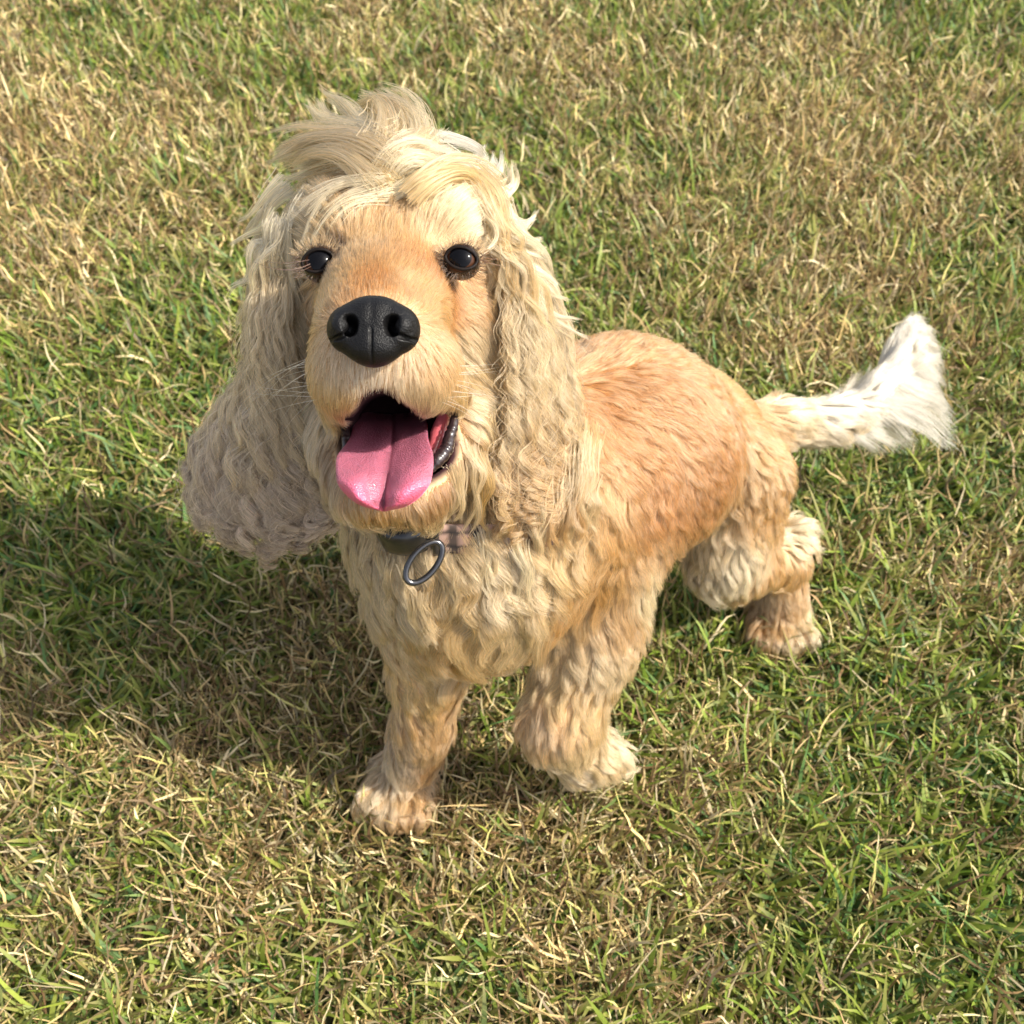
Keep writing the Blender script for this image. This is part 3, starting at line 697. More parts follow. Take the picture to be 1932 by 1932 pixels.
# dark fur round the eyes and along the lips
de = np.minimum(np.linalg.norm((root-(EYE_L-CF*.009)), axis=1), np.linalg.norm(root-(EYE_R-CF*.009), axis=1))
k = (1-sstep(.0125, .0180, de + rng.normal(0, .0012, n_r)))[:, None]; rc = rc*(1-k) + np.array(FUR['dark'])*k
md = mouth_d(root) + rng.normal(0, .03, n_r); k = (.75*(1-sstep(.2, .42, md)))[:, None]; rc = rc*(1-k) + np.array([.22, .10, .045])*k
rc = rc*(rng.uniform(.93, 1.06, len(cc))[near]*rng.uniform(.62, 1.25, n_r))[:, None]
light_ = (vnoise(root*np.array([1, 1, 1]), 55, 11) + rng.normal(0, .25, n_r) > .72)[:, None]; rc = np.where(light_, rc*.72 + np.array([.70, .53, .33])*.28, rc)
mott = vnoise(root, 38, 2)[:, None]; rc = rc*(.90+.2*mott)
rc = np.clip(rc, .005, .93)
rt = .00021
thin = np.where(rv[:, 0] < 14, .75, 1.15)
rad = (rt*thin*rng.uniform(.7, 1.2, n_r))[:, None]*(1-.75*TT[None, :]**1.5)
inside = ((mouth_d(strands.reshape(-1, 3)).reshape(n_r, K) < .0).sum(1) < 3)
strands, rad, rc = strands[inside], rad[inside], rc[inside]
curves_np('coat', strands, rad, rc, M_FUR, body)
print('coat', round(time.time()-T0, 1))

# ------------------------------------------------------------------ topknot and single locks
LP, LR, LC = [], [], []
def lock(pl, n, r0, r1, col, wave=.0015, wl=.04, clump=.5, K=12, push=True, thin=1.):
    g = catmull([P(*q) for q in pl], K)
    if push:
        need = (r0 + (r1-r0)*np.linspace(0, 1, K))*.55*np.minimum(1, np.linspace(0, 1, K)*4) + .001
        for _ in range(3): g = g + D.grad(g)*np.maximum(0, need - D.at(g))[:, None]
        g[1:-1] = .5*g[1:-1] + .25*(g[:-2] + g[2:])
    tg = nrm(np.gradient(g, axis=0))
    a = nrm(np.cross(tg, CF)); b = np.cross(tg, a)
    L = np.linalg.norm(np.diff(g, axis=0), axis=1).sum()
    nsub = max(2, n//34); sub = rng.integers(0, nsub, n)
    sx, sy = rng.normal(0, .5, nsub), rng.normal(0, .5, nsub); sph = rng.uniform(0, 2*PI, nsub); sl_ = rng.uniform(.72, 1.14, nsub); sw = rng.normal(0, .45, nsub); sb_ = rng.uniform(.74, 1.12, nsub)
    t = np.linspace(0, 1, K)[None]
    R = r0 + (r1-r0)*t
    ox = sx[sub][:, None] + rng.normal(0, .34, n)[:, None]*(1-.85*t) + sw[sub][:, None]*t**2*2
    oy = sy[sub][:, None]*(1-.3*t) + rng.normal(0, .42, n)[:, None]*(1-.8*t)
    s = t*sl_[sub][:, None]*rng.uniform(.82, 1.06, n)[:, None] + rng.uniform(-.02, .1, n)[:, None]*(1-t)
    x = np.clip(s, 0, 1.15)*(K-1); i = np.minimum(x.astype(int), K-2); f = (x-i)[..., None]
    p = g[i]*(1-f) + g[i+1]*f
    w1 = wave*np.sin(2*PI*s*L/wl + sph[sub][:, None])*np.minimum(1, t*2)
    p = p + a[i]*(R*ox + w1)[..., None] + b[i]*(R*oy)[..., None]
    p += rng.normal(0, 1, (n, 1, 3))*.0006*t[..., None]**1.5
    if push: p = push_out(p, .001)
    LP.append(p); LR.append(.00026*thin*rng.uniform(.65, 1.2, n)[:, None]*(1-.75*t**1.6)*np.ones((n, 1)))
    cj = (sb_[sub]*rng.uniform(.66, 1.22, n)*np.exp(rng.normal(0, .16, n)))[:, None]
    c = np.array(FUR[col])*(1.07 if col in ('pale', 'white') else 1.) if isinstance(col, str) else col
    LC.append(np.clip(c*cj, 0, .93))
def Z(X, Y, z): return (424+.366*X, 141+.366*Y, z)
lock([Z(800,520,.585), Z(740,380,.59), Z(640,260,.60), Z(540,200,.61), Z(478,140,.62)], 620, .0155, .004, 'pale', wl=.06)
lock([Z(780,500,.585), Z(700,400,.59), Z(600,330,.60), Z(500,320,.61), Z(455,320,.615)], 260, .010, .004, 'pale')
lock([Z(900,520,.585), Z(960,380,.59), Z(950,260,.60), Z(880,170,.61), Z(760,110,.62)], 800, .0165, .006, 'pale', wl=.07)
lock([Z(860,480,.582), Z(880,330,.588), Z(850,220,.60), Z(790,170,.61), Z(700,185,.62)], 600, .016, .006, 'cream', wl=.07)
lock([Z(980,500,.59), Z(1020,400,.60), Z(1010,310,.61), Z(960,220,.62), Z(900,150,.63)], 420, .010, .004, 'cream', wl=.07)
lock([Z(820,560,.57), Z(700,440,.57), Z(540,400,.58), Z(420,400,.59), Z(300,440,.60)], 900, .0145, .006, 'cream', wl=.07)
lock([Z(840,620,.568), Z(720,510,.568), Z(580,490,.575), Z(450,500,.585), Z(340,530,.595)], 700, .012, .006, 'pale', wl=.07)
lock([Z(850,660,.566), Z(760,570,.566), Z(640,545,.57), Z(500,560,.58), Z(380,580,.59)], 420, .009, .005, 'straw', wl=.07)
lock([Z(862,700,.572), Z(850,640,.562), Z(790,612,.556), Z(660,650,.553), Z(560,740,.553), Z(450,885,.553)], 420, .0065, .0055, 'pale', wl=.06, wave=.0015)
lock([Z(850,690,.570), Z(835,640,.562), Z(760,610,.560), Z(640,620,.565), Z(480,640,.57)], 260, .006, .005, 'cream', wl=.08)
lock([Z(820,600,.570), Z(870,480,.562), Z(960,430,.562), Z(1060,440,.57), Z(1160,510,.58)], 620, .006, .011, 'pale', wl=.08)
lock([Z(840,560,.568), Z(900,430,.565), Z(990,390,.57), Z(1060,380,.58), Z(1120,400,.60)], 480, .007, .010, 'cream', wl=.08)
lock([Z(880,700,.565), Z(930,610,.558), Z(1030,565,.56), Z(1120,560,.57), Z(1195,590,.58)], 420, .004, .006, 'pale', wl=.08, wave=.001)
lock([Z(1000,700,.565), Z(1060,620,.56), Z(1150,580,.565), Z(1250,590,.575), Z(1340,640,.585)], 420, .010, .007, 'straw', wl=.08)
lock([Z(1080,520,.59), Z(1180,480,.595), Z(1260,480,.60), Z(1320,450,.605), Z(1340,395,.61)], 320, .010, .003, 'white', wl=.05)
lock([Z(1120,560,.585), Z(1240,540,.59), Z(1340,560,.60), Z(1410,510,.605), Z(1412,430,.61)], 360, .009, .003, 'white', wl=.05)
lock([Z(1150,600,.585), Z(1280,590,.59), Z(1400,600,.60), Z(1480,560,.605), Z(1485,480,.61)], 360, .009, .003, 'pale', wl=.05)
lock([Z(1200,620,.585), Z(1320,610,.59), Z(1430,640,.60), Z(1470,640,.605), Z(1420,690,.61)], 220, .007, .003, 'pale', wl=.05)
lock([Z(1020,440,.60), Z(1060,360,.61), Z(1090,320,.62), Z(1110,290,.625)], 160, .008, .003, 'white', wl=.05)
lock([Z(1030,450,.60), Z(1100,400,.61), Z(1160,380,.62), Z(1190,420,.625)], 140, .008, .003, 'white', wl=.05)
# side locks running from the crown into the ears
for dx in range(5):
    o = dx*34
    lock([Z(1170+o*.25,640+o*.6,.578), Z(1290+o*.2,720+o*.5,.576), Z(1390+o*.25,830+o*.35,.576), Z(1440+o*.6,980,.578), Z(1440+o*1.1,1140,.583), Z(1480+o*1.4,1300,.59)], 300, .007, .006, ('cream', 'straw', 'pale')[dx % 3], wl=.032, wave=.0032)
lock([Z(1300,700,.566), Z(1390,760,.562), Z(1410,840,.556), Z(1370,905,.551), Z(1290,965,.546)], 22, .003, .001, 'pale', wl=.06, wave=.001)
for dx in range(6):
    o = dx*34
    lock([Z(430-o*.5,790+o*.2,.585), Z(370-o*.5,850+o*.3,.583), Z(325-o*.6,960,.583), Z(312-o*.6,1080,.588), Z(285-o*.65,1180,.592), Z(290-o*.75,1290,.60)], 300, .008, .006, ('pale', 'cream', 'pale')[dx % 3], wl=.028, wave=.003)
lock([Z(480,640,.575), Z(370,780,.57), Z(345,930,.572), Z(360,1090,.577), Z(400,1210,.58)], 110, .005, .004, 'pale', wl=.07, wave=.001)
for (x, y), (x2, y2), (x3, y3) in (((280,640),(180,740),(110,800)), ((250,820),(160,850),(90,900)), ((240,1130),(150,1200),(75,1265)), ((230,1180),(140,1250),(90,1290)),
        ((1480,760),(1560,790),(1625,730)), ((1500,900),(1600,960),(1655,1040)), ((1560,1020),(1680,1110),(1740,1160)), ((1600,1160),(1700,1270),(1830,1310)), ((1540,820),(1590,860),(1635,850))):
    lock([Z(x+ (70 if x < 700 else -70), y-60, .60), Z(x, y, .60), Z(x2, y2, .605), Z(x3, y3, .61)], 190, .008, .0035, 'pale', wl=.05, wave=.002)
def zs(u, v, lift=.004):
    z = np.linspace(.5, .95, 500); d = D.at(CO + z[:, None]*(CF + CR*(u-966)/FP + CU*(966-v)/FP)); k = np.where(d < lift)[0]
    return z[k[0]] if len(k) else .66
# beard and cheek locks
for pl, c in (([(880,830,.57),(900,880,.565),(895,930,.57),(880,985,.58)],'cream'), ([(850,880,.56),(862,930,.56),(850,965,.565),(838,1000,.57)],'cream'), ([(905,850,.58),(925,900,.58),(915,950,.59),(925,990,.60)],'straw'),
        ([(620,880,.57),(632,930,.57),(640,960,.572),(652,1000,.575)],'pale'), ([(600,830,.58),(612,890,.58),(618,940,.585),(640,985,.59)],'cream'), ([(930,780,.59),(940,850,.59),(925,900,.60),(935,960,.605)],'straw'), ([(800,950,.55),(812,980,.555),(805,1000,.56),(798,1015,.565)],'cream')):
    lock(pl, 110, .007, .0025, c, wl=.035, wave=.002)
for u, v in ((965,965),(995,955),(1025,945),(1055,930),(945,945),(950,925),(975,930),(1000,925),(1025,920),(1050,905),(1075,890),(1098,870),(965,950),(1010,945),(1060,925),(1090,905)):
    sw = rng.normal(0, 12); zz = .608 + (u-950)*.00022
    lock([(u, v-60, zz-.004), (u+sw*.5, v, zz-.012), (u+sw, v+40, zz-.010), (u+sw*.4, v+75, zz)], 190, .010, .005, ('straw', 'cream', 'tan')[int(u) % 3], wl=.02, wave=.002)
# chest tufts
for u, v, z, c in ((700,1080,.63,'cream'),(760,1060,.62,'cream'),(900,1050,.61,'pale'),(960,1030,.61,'cream'),(1000,1080,.625,'pale'),(860,1120,.62,'straw'),(930,1130,.615,'pale'),(980,1170,.625,'cream'),(800,1150,.63,'straw')):
    for q in range(1):
        x, y = rng.normal(0, 22, 2); sw = rng.normal(0, 18); z = z + .012; c = 'cream' if c == 'straw' else c
        pl_ = [(u+x, v+y-25), (u+x+sw*.4, v+y+10), (u+x+sw, v+y+48), (u+x+sw*.6, v+y+88)]
    lock([(a_, b_, zs(a_, b_, l_)) for (a_, b_), l_ in zip(pl_, (.001, .005, .007, .006))], 170, .008, .004, c, wl=.034, wave=.0025)
for u, v in ((985,955),(1010,950),(1035,945),(1060,935),(1085,925),(1110,915),(1000,975),(1045,965),(1075,955)):     # neck hair that falls over the strap
    sw = rng.normal(-6, 8); pl_ = [(u, v-30), (u+sw*.4, v+5), (u+sw, v+42), (u+sw*.6, v+80)]
    lock([(a_, b_, zs(a_, b_, l_)) for (a_, b_), l_ in zip(pl_, (.006, .0125, .0125, .007))], 200, .009, .006, ('cream', 'tan')[u % 2], wl=.03, wave=.002)
curves_np('topknot', np.concatenate(LP), np.concatenate(LR), np.concatenate(LC), M_FUR, body)
# whiskers and lashes
WP, WR, WC = [], [], []
def hair1(pl, r, c):
    WP.append(catmull([P(*q) for q in pl], 12)); WR.append(r*(1-.8*np.linspace(0, 1, 12)**1.5)); WC.append(c)
BR = (.10, .045, .03); WH = (.8, .74, .62)
hair1([(588,497,.535),(560,507,.53),(520,508,.528),(478,494,.53)], .0003, BR); hair1([(586,490,.535),(560,494,.53),(530,496,.53),(500,494,.53)], .0002, BR)
hair1([(588,502,.535),(570,510,.53),(545,510,.53),(515,504,.53)], .0002, BR)
hair1([(905,490,.54),(920,495,.535),(935,499,.535),(952,503,.535)], .00035, BR); hair1([(905,486,.54),(925,488,.535),(942,489,.535),(958,490,.535)], .0002, BR)
for k in range(16):
    u, v = rng.uniform(600, 640), rng.uniform(660, 760)
    ex, ey = rng.uniform(90, 160), rng.uniform(-15, 100); hair1([(u,v,.50),(u-ex*.35,v+ey*.2,.50),(u-ex*.7,v+ey*.55,.51),(u-ex,v+ey,.53)], .00012, WH)
for k in range(14):
    u, v = rng.uniform(800, 850), rng.uniform(680, 760)
    ex, ey = rng.uniform(70, 130), rng.uniform(-15, 80); hair1([(u,v,.50),(u+ex*.35,v+ey*.2,.50),(u+ex*.7,v+ey*.55,.51),(u+ex,v+ey,.53)], .00011, WH)
for e in (EYE_L, EYE_R):
    for k in range(14):
        a = rng.uniform(.15, PI-.15); b = e - CF*.011 + CR*math.cos(a)*.0105 + CU*math.sin(a)*.0085
        tip = b + (CR*math.cos(a)*.6 + CU*math.sin(a)*.35 - CF*.9)*rng.uniform(.004, .008)
        WP.append(np.array([b + (tip-b)*t + CU*-.002*math.sin(PI*t) for t in np.linspace(0, 1, 12)])); WR.append(.00014*(1-.8*np.linspace(0, 1, 12))); WC.append((.03, .02, .015))
for e in (EYE_L, EYE_R):
    for k in range(220):                                   # coat hair that starts at the rim of the lids
        a = rng.uniform(.1, PI-.1) if rng.random() < .6 else rng.uniform(PI, 2*PI); dr = CR*math.cos(a) + CU*math.sin(a); q = rng.uniform(1.08, 1.35)
        b = e - CF*.0085 + CR*math.cos(a)*.0092*q + CU*math.sin(a)*.0070*q
        tip = b + nrm(dr + CU*.25 - CF*.25 + rng.normal(0, .2, 3))*rng.uniform(.004, .0065)
        dk = math.sin(a) < .2
        WP.append(push_out(np.array([b + (tip-b)*t for t in np.linspace(0, 1, 12)]), .0006)); WR.append(.00018*(1-.7*np.linspace(0, 1, 12)))
        WC.append((np.array([.05, .028, .018]) if dk else np.array(FUR['tan'])*.8)*rng.uniform(.6, 1.3))
    for k in range(130):                                   # short dark hair that grows out of the eyelids
        a = rng.uniform(-.5, PI+.5); dr = CR*math.cos(a) + CU*math.sin(a)
        b = e - CF*(.0098-.0015) + CR*math.cos(a)*.0088*rng.uniform(.98, 1.15) + CU*math.sin(a)*.0064*rng.uniform(.98, 1.15)
        L_ = rng.uniform(.002, .0045); up_ = CU*.4 if math.sin(a) > 0 else CU*-.1
        tip = b + nrm(dr*.8 + CR*(.5 if e[0] > -.06 else -.5) + up_*.5 - CF*rng.uniform(.0, .2) + rng.normal(0, .25, 3))*L_
        WP.append(np.array([b + (tip-b)*t - CF*.0015*math.sin(PI*t) for t in np.linspace(0, 1, 12)])); WR.append(.00013*(1-.8*np.linspace(0, 1, 12)))
        WC.append(np.array([.035, .02, .014])*rng.uniform(.6, 1.5) if rng.random() < .75 else np.array([.30, .18, .10]))
curves_np('whiskers', np.array(WP), np.array(WR), np.array(WC), M_FUR, body)
print('locks', sum(len(x) for x in LP), round(time.time()-T0, 1))

# ------------------------------------------------------------------ collar
def plaid():
    m, t, out = newmat('plaid_webbing')
    b = t.nodes.new('ShaderNodeBsdfPrincipled'); b.inputs['Roughness'].default_value = .75
    at = t.nodes.new('ShaderNodeAttribute'); at.attribute_name = 'col'
    t.links.new(at.outputs['Color'], b.inputs['Base Color'])
    t.links.new(b.outputs[0], out.inputs[0]); return m
ca = nrm(np.cross(COLN, [0, -1, .2])); cb = np.cross(COLN, ca)
NCOL = 240; WC_ = 9; loop = []
for i in range(NCOL):
    a = 2*PI*i/NCOL; d = ca*math.cos(a) + cb*math.sin(a)
    rr = np.linspace(.02, .14, 200); dd = D.at(COLC + d[None]*rr[:, None])
    ok = np.where(dd > .0065)[0]; loop.append(rr[ok[0]] if len(ok) else .07)
loop = np.array(loop); 
for _ in range(14): loop = np.maximum(loop, .5*loop + .25*(np.roll(loop, 1)+np.roll(loop, -1)))*.5 + .5*(.5*loop + .25*(np.roll(loop, 1)+np.roll(loop, -1)))
cv_, cc_ = [], []
cwd = []
for i in range(NCOL):
    a = 2*PI*i/NCOL; d = ca*math.cos(a) + cb*math.sin(a); g_ = D.grad((COLC + d*loop[i])[None])[0]; cwd.append(nrm(COLN - g_*(COLN@g_)*.8))
cwd = np.array(cwd)
for _ in range(30): cwd = nrm(cwd + np.roll(cwd, 1, 0) + np.roll(cwd, -1, 0))
for i in range(NCOL):
    a = 2*PI*i/NCOL; d = ca*math.cos(a) + cb*math.sin(a)
    for j in range(WC_):
        x = (j/(WC_-1)-.5)*.018
        cv_.append(COLC + d*(loop[i]+.0012) + cwd[i]*x)
        sx = min((i % 12)/12, 1); 
        base = np.array([.36, .23, .18])
        if (i % 14) in (0, 1, 4, 5): base = base*.12
        elif (i % 14) in (9,): base = np.array([.55, .45, .38])
        if j in (2, 6): base = base*.2
        cc_.append(base)
    for j in range(WC_):
        x = (j/(WC_-1)-.5)*.018
        cv_.append(COLC + d*(loop[i]-.0006) + cwd[i]*x); cc_.append(np.array([.3, .2, .17]))
f = []; W2 = 2*WC_
for i in range(NCOL):
    i2 = (i+1) % NCOL
    for j in range(WC_-1):
        f.append([i*W2+j, i*W2+j+1, i2*W2+j+1, i2*W2+j]); f.append([i*W2+WC_+j, i2*W2+WC_+j, i2*W2+WC_+j+1, i*W2+WC_+j+1])
    f.append([i*W2, i2*W2, i2*W2+WC_, i*W2+WC_]); f.append([i*W2+WC_-1, i*W2+W2-1, i2*W2+W2-1, i2*W2+WC_-1])
collar = empty('dog_collar', tuple(COLC)); tag(collar, 'pinkish brown plaid collar with black buckle round the dog\'s neck', 'collar')
mesh_np('strap', np.array(cv_), np.array(f), plaid(), collar, col=np.array(cc_))
def neck_pt(u, v, lift):
    """point on the strap on the bearing u v"""
    z = np.linspace(.5, .75, 400); p = np.array([P(u, v, q) for q in z]); d = D.at(p); k = np.where(d < lift)[0]
    return p[k[0]] if len(k) else P(u, v, .62)
M_BLK = simple('black_plastic', (.012, .012, .013), .3, coat=.3, bump=('noise', 600, .2))
M_RING = simple('black_metal', (.06, .06, .065), .22, coat=.6, metal=.8, bump=('noise', 300, .15))
def slab(center, ex, ey, ez, hx, hy, hz, name, mat, parent, bulge=.0):
    vs = []; n = 9
    q = []
    for side in (1, -1):
        for i in range(n):
            for j in range(n):
                x = i/(n-1)*2-1; y = j/(n-1)*2-1
                zz = hz*(1-.75*max(abs(x), abs(y))**6) + bulge*(1-x*x)
                vs.append(center + ex*hx*x*(1-.08*y**4) + ey*hy*y*(1-.15*x**4) + ez*(zz if side > 0 else -hz*.3) - ez*.0035*x*x)
    N = n*n; J = lambda i, j: i*n+j
    for i in range(n-1):
        for j in range(n-1):
            q.append([J(i, j), J(i+1, j), J(i+1, j+1), J(i, j+1)]); q.append([N+J(i, j), N+J(i, j+1), N+J(i+1, j+1), N+J(i+1, j)])
    for i in range(n-1):
        q += [[J(i, 0), N+J(i, 0), N+J(i+1, 0), J(i+1, 0)], [J(i, n-1), J(i+1, n-1), N+J(i+1, n-1), N+J(i, n-1)],
              [J(0, i), J(0, i+1), N+J(0, i+1), N+J(0, i)], [J(n-1, i), N+J(n-1, i), N+J(n-1, i+1), J(n-1, i+1)]]
    return mesh_np(name, np.array(vs), np.array(q), mat, parent)
# find the angle of the strap nearest a bearing
def strap_at(u, v):
    best = None
    for i in range(NCOL):
        a = 2*PI*i/NCOL; d = ca*math.cos(a) + cb*math.sin(a); p = COLC + d*(loop[i]+.0015)
        q = p-CO; zc = q@CF; uu = 966 + FP*(q@CR)/zc; vv = 966 - FP*(q@CU)/zc
        if d@CF < .2:
            e = (uu-u)**2 + (vv-v)**2
            if best is None or e < best[0]: best = (e, p, nrm(np.cross(cwd[i], np.cross(d, COLN)))*1., uu, vv, cwd[i])
    return best[1:]
bp, bd, uu, vv, bw = strap_at(760, 1010)
if bd@CF > 0: bd = -bd
print('strap near buckle projects to', uu, vv)
slab(bp, nrm(np.cross(bd, bw)), bw, bd, .017, .0115, .0050, 'buckle', M_BLK, collar, .002)
rp, rd_, uu, vv, rw = strap_at(818, 1015)
if rd_@CF > 0: rd_ = -rd_
print('ring', uu, vv)
slab(rp, nrm(np.cross(rd_, rw)), rw, rd_, .0035, .0115, .0025, 'keeper', M_BLK, collar)
rc0 = P(800, 1061, (rp-CO)@CF - .012)
ea = V(.62, -.78, .1); eb = V(.78, .62, .3)
ringp = [rc0 + ea*.0142*math.cos(a) + eb*.0074*math.sin(a) for a in np.linspace(0, 2*PI, 48, endpoint=False)]
tube(ringp, .0019, M_RING, 'ring', collar, True, 10)

# ------------------------------------------------------------------ ground and grass
def soil():
    m, t, out = newmat('soil_and_thatch')
    tc_ = t.nodes.new('ShaderNodeTexCoord'); n1 = t.nodes.new('ShaderNodeTexNoise'); n1.inputs['Scale'].default_value = 60; n1.inputs['Detail'].default_value = 8
    t.links.new(tc_.outputs['Object'], n1.inputs['Vector'])
    n2 = t.nodes.new('ShaderNodeTexNoise'); n2.inputs['Scale'].default_value = 3; t.links.new(tc_.outputs['Object'], n2.inputs['Vector'])
    r = t.nodes.new('ShaderNodeValToRGB'); r.color_ramp.elements[0].color = (.018, .012, .007, 1); r.color_ramp.elements[1].color = (.09, .065, .035, 1)
    r.color_ramp.elements[0].position = .35; r.color_ramp.elements[1].position = .75
    t.links.new(n1.outputs[0], r.inputs[0])
    g = t.nodes.new('ShaderNodeMixRGB'); g.inputs[2].default_value = (.05, .065, .02, 1); t.links.new(n2.outputs[0], g.inputs[0]); t.links.new(r.outputs[0], g.inputs[1])
    b = t.nodes.new('ShaderNodeBsdfPrincipled'); b.inputs['Roughness'].default_value = .95
    bp_ = t.nodes.new('ShaderNodeBump'); bp_.inputs['Strength'].default_value = .8; bp_.inputs['Distance'].default_value = .01
    t.links.new(n1.outputs[0], bp_.inputs['Height']); t.links.new(bp_.outputs[0], b.inputs['Normal'])
    t.links.new(g.outputs[0], b.inputs['Base Color']); t.links.new(b.outputs[0], out.inputs[0]); return m
gs = np.array([(-250, -250, 0), (250, -250, 0), (250, 250, 0), (-250, 250, 0)], float)
ground = mesh_np('ground', gs, np.array([[0, 1, 2, 3]]), soil(), smooth=False); tag(ground, kind='structure')

def blades(n_try, kind, seed):
    """random roots over the viewed lawn, denser near the viewer"""
    y = rng.uniform(.0, 2.9, n_try); x = rng.uniform(-1.9, 1.9, n_try)
    half = .56*(y*cp + CAMZ*sp_)*1.0 + .22
    dist = np.sqrt(x*x + y*y + CAMZ**2)
    keep = (np.abs(x) < half) & (rng.random(n_try) < np.minimum(1, (.95/dist)**1.3))
    x, y, dist = x[keep], y[keep], dist[keep]
    p0 = np.stack([x, y, np.zeros_like(x)], 1)
    m = D.at(p0 + np.array([0, 0, .02])) > .0
    return p0[m], dist[m]
GV = {}
def patch(p):
    bias = 0
    for u, v, r, k in ((180,1000,.22,-.16),(250,1300,.14,-.13),(850,250,.40,-.14),(1650,1650,.16,-.14),(1330,1150,.14,-.12),(120,700,.25,-.10),(1750,1250,.15,-.06),
                       (100,380,.35,.12),(1550,250,.40,.11),(1800,950,.22,.08),(900,1700,.12,.05),(150,1560,.12,.03),(1400,1450,.10,.08),(350,1800,.12,-.07),(500,200,.35,.07)):
        ray = CF + CR*(u-966)/FP + CU*(966-v)/FP; c0_ = CO + ray*(CAMZ/-ray[2])      # where that spot of the lawn lies on the ground
        bias = bias + k*np.exp(-((p[:, 0]-c0_[0])**2 + (p[:, 1]-c0_[1])**2)/(r*r))
    a = bias + .03*(p[:, 1]-.9) + vnoise(p[:, :2], 3.1, 1)*.45 + vnoise(p[:, :2], 8.5, 2)*.33 + vnoise(p[:, :2], 24, 3)*.22
    return a
def grass_set(n_try, kind):
    p0, dist = blades(n_try, kind, 0); n = len(p0)
    # tufts: pull roots together
    cell = np.floor(p0[:, :2]*45).astype(int)
    tx = hash3(cell[:, 0], cell[:, 1], np.full(n, 7)); ty = hash3(cell[:, 0], cell[:, 1], np.full(n, 9))
    tc2 = (cell + np.stack([tx, ty], 1))/45
    if kind == 'green': p0[:, :2] += (tc2 - p0[:, :2])*.55
    g = patch(p0); far = np.clip((dist-.9)/1.2, 0, 1)
    # green where g low
    pgreen = sstep(.60, .42, g)
    if kind == 'green': keep = rng.random(n) < .40+.60*pgreen
    elif kind == 'straw': keep = rng.random(n) < .22+.66*(1-pgreen)
    else: keep = rng.random(n) < .5+.5*(1-pgreen)
    p0, dist, g, far = p0[keep], dist[keep], g[keep], far[keep]; n = len(p0)
    S = 5
    az = rng.uniform(0, 2*PI, n)
    if kind == 'green':
        L = rng.gamma(8, .0040, n); w_ = rng.uniform(.0009, .0021, n)*(1+.2*far); lean = rng.uniform(.5, 2.4, n); curl = rng.uniform(.2, 1.3, n); kink = .15
    elif kind == 'straw':
        L = rng.gamma(8, .0038, n); w_ = rng.uniform(.0004, .0011, n)*(1+.4*far); lean = rng.uniform(.7, 2.7, n); curl = rng.normal(.2, .7, n); kink = .30
    else:
        L = rng.uniform(.02, .05, n); w_ = rng.uniform(.0004, .0012, n)*(1+.5*far); lean = rng.uniform(1.2, 1.6, n); curl = rng.normal(0, .6, n); kink = .5
    t = np.linspace(0, 1, S+1)
    pos = np.empty((n, S+1, 3)); pos[:, 0] = p0
    if kind != 'green': pos[:, 0, 2] += rng.uniform(0, .014 if kind == 'straw' else .016, n)
    if kind == 'mat': pos[:, 0, 2] += .001
    L = L*(.65+.75*vnoise(p0[:, :2], 14, 9)); th = lean*.55; a_ = az.copy()
    for k in range(1, S+1):
        th = th + curl*.55/S + rng.normal(0, kink*.5, n)*(1 if kind != 'green' else .6)
        a_ = a_ + rng.normal(0, kink, n)
        th = np.clip(th, .05, 1.9)
        st = L/S
        pos[:, k] = pos[:, k-1] + np.stack([np.sin(th)*np.cos(a_), np.sin(th)*np.sin(a_), np.cos(th)], 1)*st[:, None]
    pos[..., 2] = np.maximum(pos[..., 2], .0015)
    tg = nrm(np.gradient(pos, axis=1))
    sd = nrm(np.stack([-np.sin(az), np.cos(az), rng.uniform(-.5, .5, n)], 1))[:, None]*np.ones((1, S+1, 1))
    if kind != 'green': sd = nrm(sd + rng.normal(0, .5, (n, 1, 3)))
    sd = nrm(sd - tg*(sd*tg).sum(-1, keepdims=True))
    prof = np.where(t < .35, .65+t, 1.0) * np.clip((1-t)*2.2, 0, 1)**.8 if kind == 'green' else np.clip((1.02-t)*3, 0, 1)
    wd_ = w_[:, None]*prof[None]
    # each blade: two rows; last point is a tip
    Lf = pos[:, :S] - sd[:, :S]*wd_[:, :S, None]; Rt = pos[:, :S] + sd[:, :S]*wd_[:, :S, None]
    v = np.concatenate([Lf, Rt, pos[:, S:]], 1)            # (n, 2S+1, 3)
    NV = 2*S+1; b = (np.arange(n)*NV)[:, None]
    q = np.concatenate([b+np.array([[k, S+k, S+k+1, k+1]]) for k in range(S-1)], 0)
    tr = b + np.array([[S-1, 2*S-1, 2*S]])
    # colours
    if kind == 'green':
        c0 = np.array([.11, .20, .018]); c1 = np.array([.28, .335, .05]); c2 = np.array([.075, .155, .040])
        r = rng.random((n, 1)); r2 = (rng.random((n, 1)) < .35)
        c = c0*(1-r) + c1*r; c = np.where(r2, c2*(.8+.6*r), c)
        c = c*rng.uniform(.6, 1.15, (n, 1))
        ydry = np.clip(rng.normal(g*1.0-.35, .22, n), 0, .8)[:, None]
        c = c*(1-ydry) + np.array([.34, .29, .10])*ydry
        tipc = c*.35 + np.array([.42, .34, .15])*.65
        has = (rng.random((n, 1)) < .45)
        tipc = np.where(has, tipc, c*1.15)
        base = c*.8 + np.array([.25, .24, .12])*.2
    else:
        pal = np.array([[.80, .60, .27], [.68, .49, .23], [.86, .72, .40], [.44, .29, .15], [.66, .60, .21], [.74, .62, .38]])
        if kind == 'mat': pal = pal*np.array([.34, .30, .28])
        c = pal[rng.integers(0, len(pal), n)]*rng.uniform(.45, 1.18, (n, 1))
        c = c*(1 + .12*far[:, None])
        tipc = c*1.08; base = c*.85
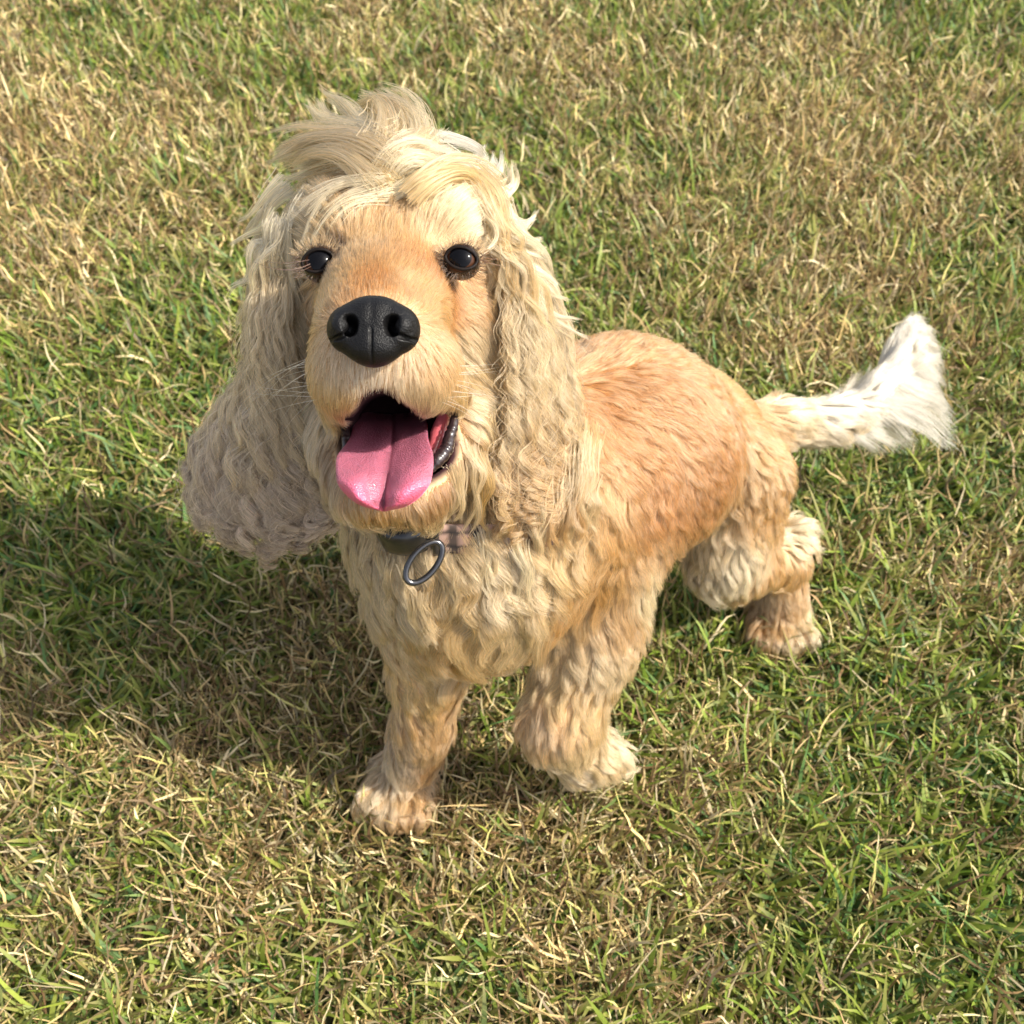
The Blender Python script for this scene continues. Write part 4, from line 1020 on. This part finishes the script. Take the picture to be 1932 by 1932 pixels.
    kk = np.concatenate([t[:S], t[:S], [1.]])
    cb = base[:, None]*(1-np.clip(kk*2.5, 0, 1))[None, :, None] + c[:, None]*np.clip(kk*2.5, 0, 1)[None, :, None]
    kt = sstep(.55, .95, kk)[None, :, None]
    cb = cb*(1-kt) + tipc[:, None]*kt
    return v.reshape(-1, 3), q, tr, cb.reshape(-1, 3)
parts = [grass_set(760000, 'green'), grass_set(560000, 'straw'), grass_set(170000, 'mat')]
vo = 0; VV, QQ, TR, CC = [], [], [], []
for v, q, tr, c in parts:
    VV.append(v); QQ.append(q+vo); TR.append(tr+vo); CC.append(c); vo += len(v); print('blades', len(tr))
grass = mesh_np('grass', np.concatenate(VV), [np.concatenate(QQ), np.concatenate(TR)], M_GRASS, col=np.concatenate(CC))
tag(grass, 'short lawn of green blades mixed with dry tan straw', 'grass', kind='stuff')
# beyond the lawn in view the same turf goes on: square pieces of it laid side by side by geometry nodes
def outer_lawn():
    V_, Q_, T_, C_ = [], [], [], []; vo_ = 0
    for v, q, tr, c in parts:
        nb = len(tr); v3 = v.reshape(nb, -1, 3); c3 = c.reshape(nb, -1, 3); b0 = v3[:, 0]
        ok = (b0[:, 0] > -.95) & (b0[:, 0] < -.45) & (b0[:, 1] > .95) & (b0[:, 1] < 1.45)
        v3 = v3[ok] - np.array([-.70, 1.20, 0]); c3 = c3[ok]; n = len(v3); NV = v3.shape[1]; S = (NV-1)//2
        b = (np.arange(n)*NV)[:, None] + vo_
        Q_.append(np.concatenate([b+np.array([[k, S+k, S+k+1, k+1]]) for k in range(S-1)], 0)); T_.append(b + np.array([[S-1, 2*S-1, 2*S]]))
        V_.append(v3.reshape(-1, 3)); C_.append(c3.reshape(-1, 3)); vo_ += n*NV
    tuft = mesh_np('turf_piece', np.concatenate(V_) , [np.concatenate(Q_), np.concatenate(T_)], M_GRASS, col=np.concatenate(C_))
    tuft.location = (0, -1.6, 0); tag(tuft, 'square piece of the same turf behind the viewer', 'grass', kind='stuff')
    P_ = []
    for i in range(-14, 15):
        for j in range(-8, 22):
            x, y = i*.46, j*.46 - 1.6
            half = .56*(max(y, 0)*cp + CAMZ*sp_) + .22
            if (y > -.05 and y < 2.85 and abs(x) < half - .1) or (i == 0 and j == 0): continue
            P_.append((x, y, -.001*((i+j) % 2)))
    me = bpy.data.meshes.new('outer_grass'); me.from_pydata(P_, [], []); o = bpy.data.objects.new('outer_grass', me); C.objects.link(o)
    tag(o, 'more of the same lawn all round the viewed part', 'grass', kind='stuff')
    g = bpy.data.node_groups.new('lay_turf', 'GeometryNodeTree')
    g.interface.new_socket('Geometry', in_out='INPUT', socket_type='NodeSocketGeometry'); g.interface.new_socket('Geometry', in_out='OUTPUT', socket_type='NodeSocketGeometry')
    gi = g.nodes.new('NodeGroupInput'); go = g.nodes.new('NodeGroupOutput'); ip = g.nodes.new('GeometryNodeInstanceOnPoints'); oi = g.nodes.new('GeometryNodeObjectInfo')
    oi.inputs['Object'].default_value = tuft; rv_ = g.nodes.new('FunctionNodeRandomValue'); rv_.data_type = 'INT'; rv_.inputs[4].default_value = 0; rv_.inputs[5].default_value = 3
    mu = g.nodes.new('ShaderNodeMath'); mu.operation = 'MULTIPLY'; mu.inputs[1].default_value = PI/2; cx = g.nodes.new('ShaderNodeCombineXYZ')
    g.links.new(rv_.outputs[2], mu.inputs[0]); g.links.new(mu.outputs[0], cx.inputs[2]); g.links.new(cx.outputs[0], ip.inputs['Rotation'])
    g.links.new(gi.outputs[0], ip.inputs['Points']); g.links.new(oi.outputs['Geometry'], ip.inputs['Instance']); g.links.new(ip.outputs[0], go.inputs[0])
    o.modifiers.new('lay', 'NODES').node_group = g
outer_lawn()
print('tris', sum(len(q)*2 for _, q, _, _ in parts) + sum(len(t) for _, _, t, _ in parts))
print('done', round(time.time()-T0, 1))
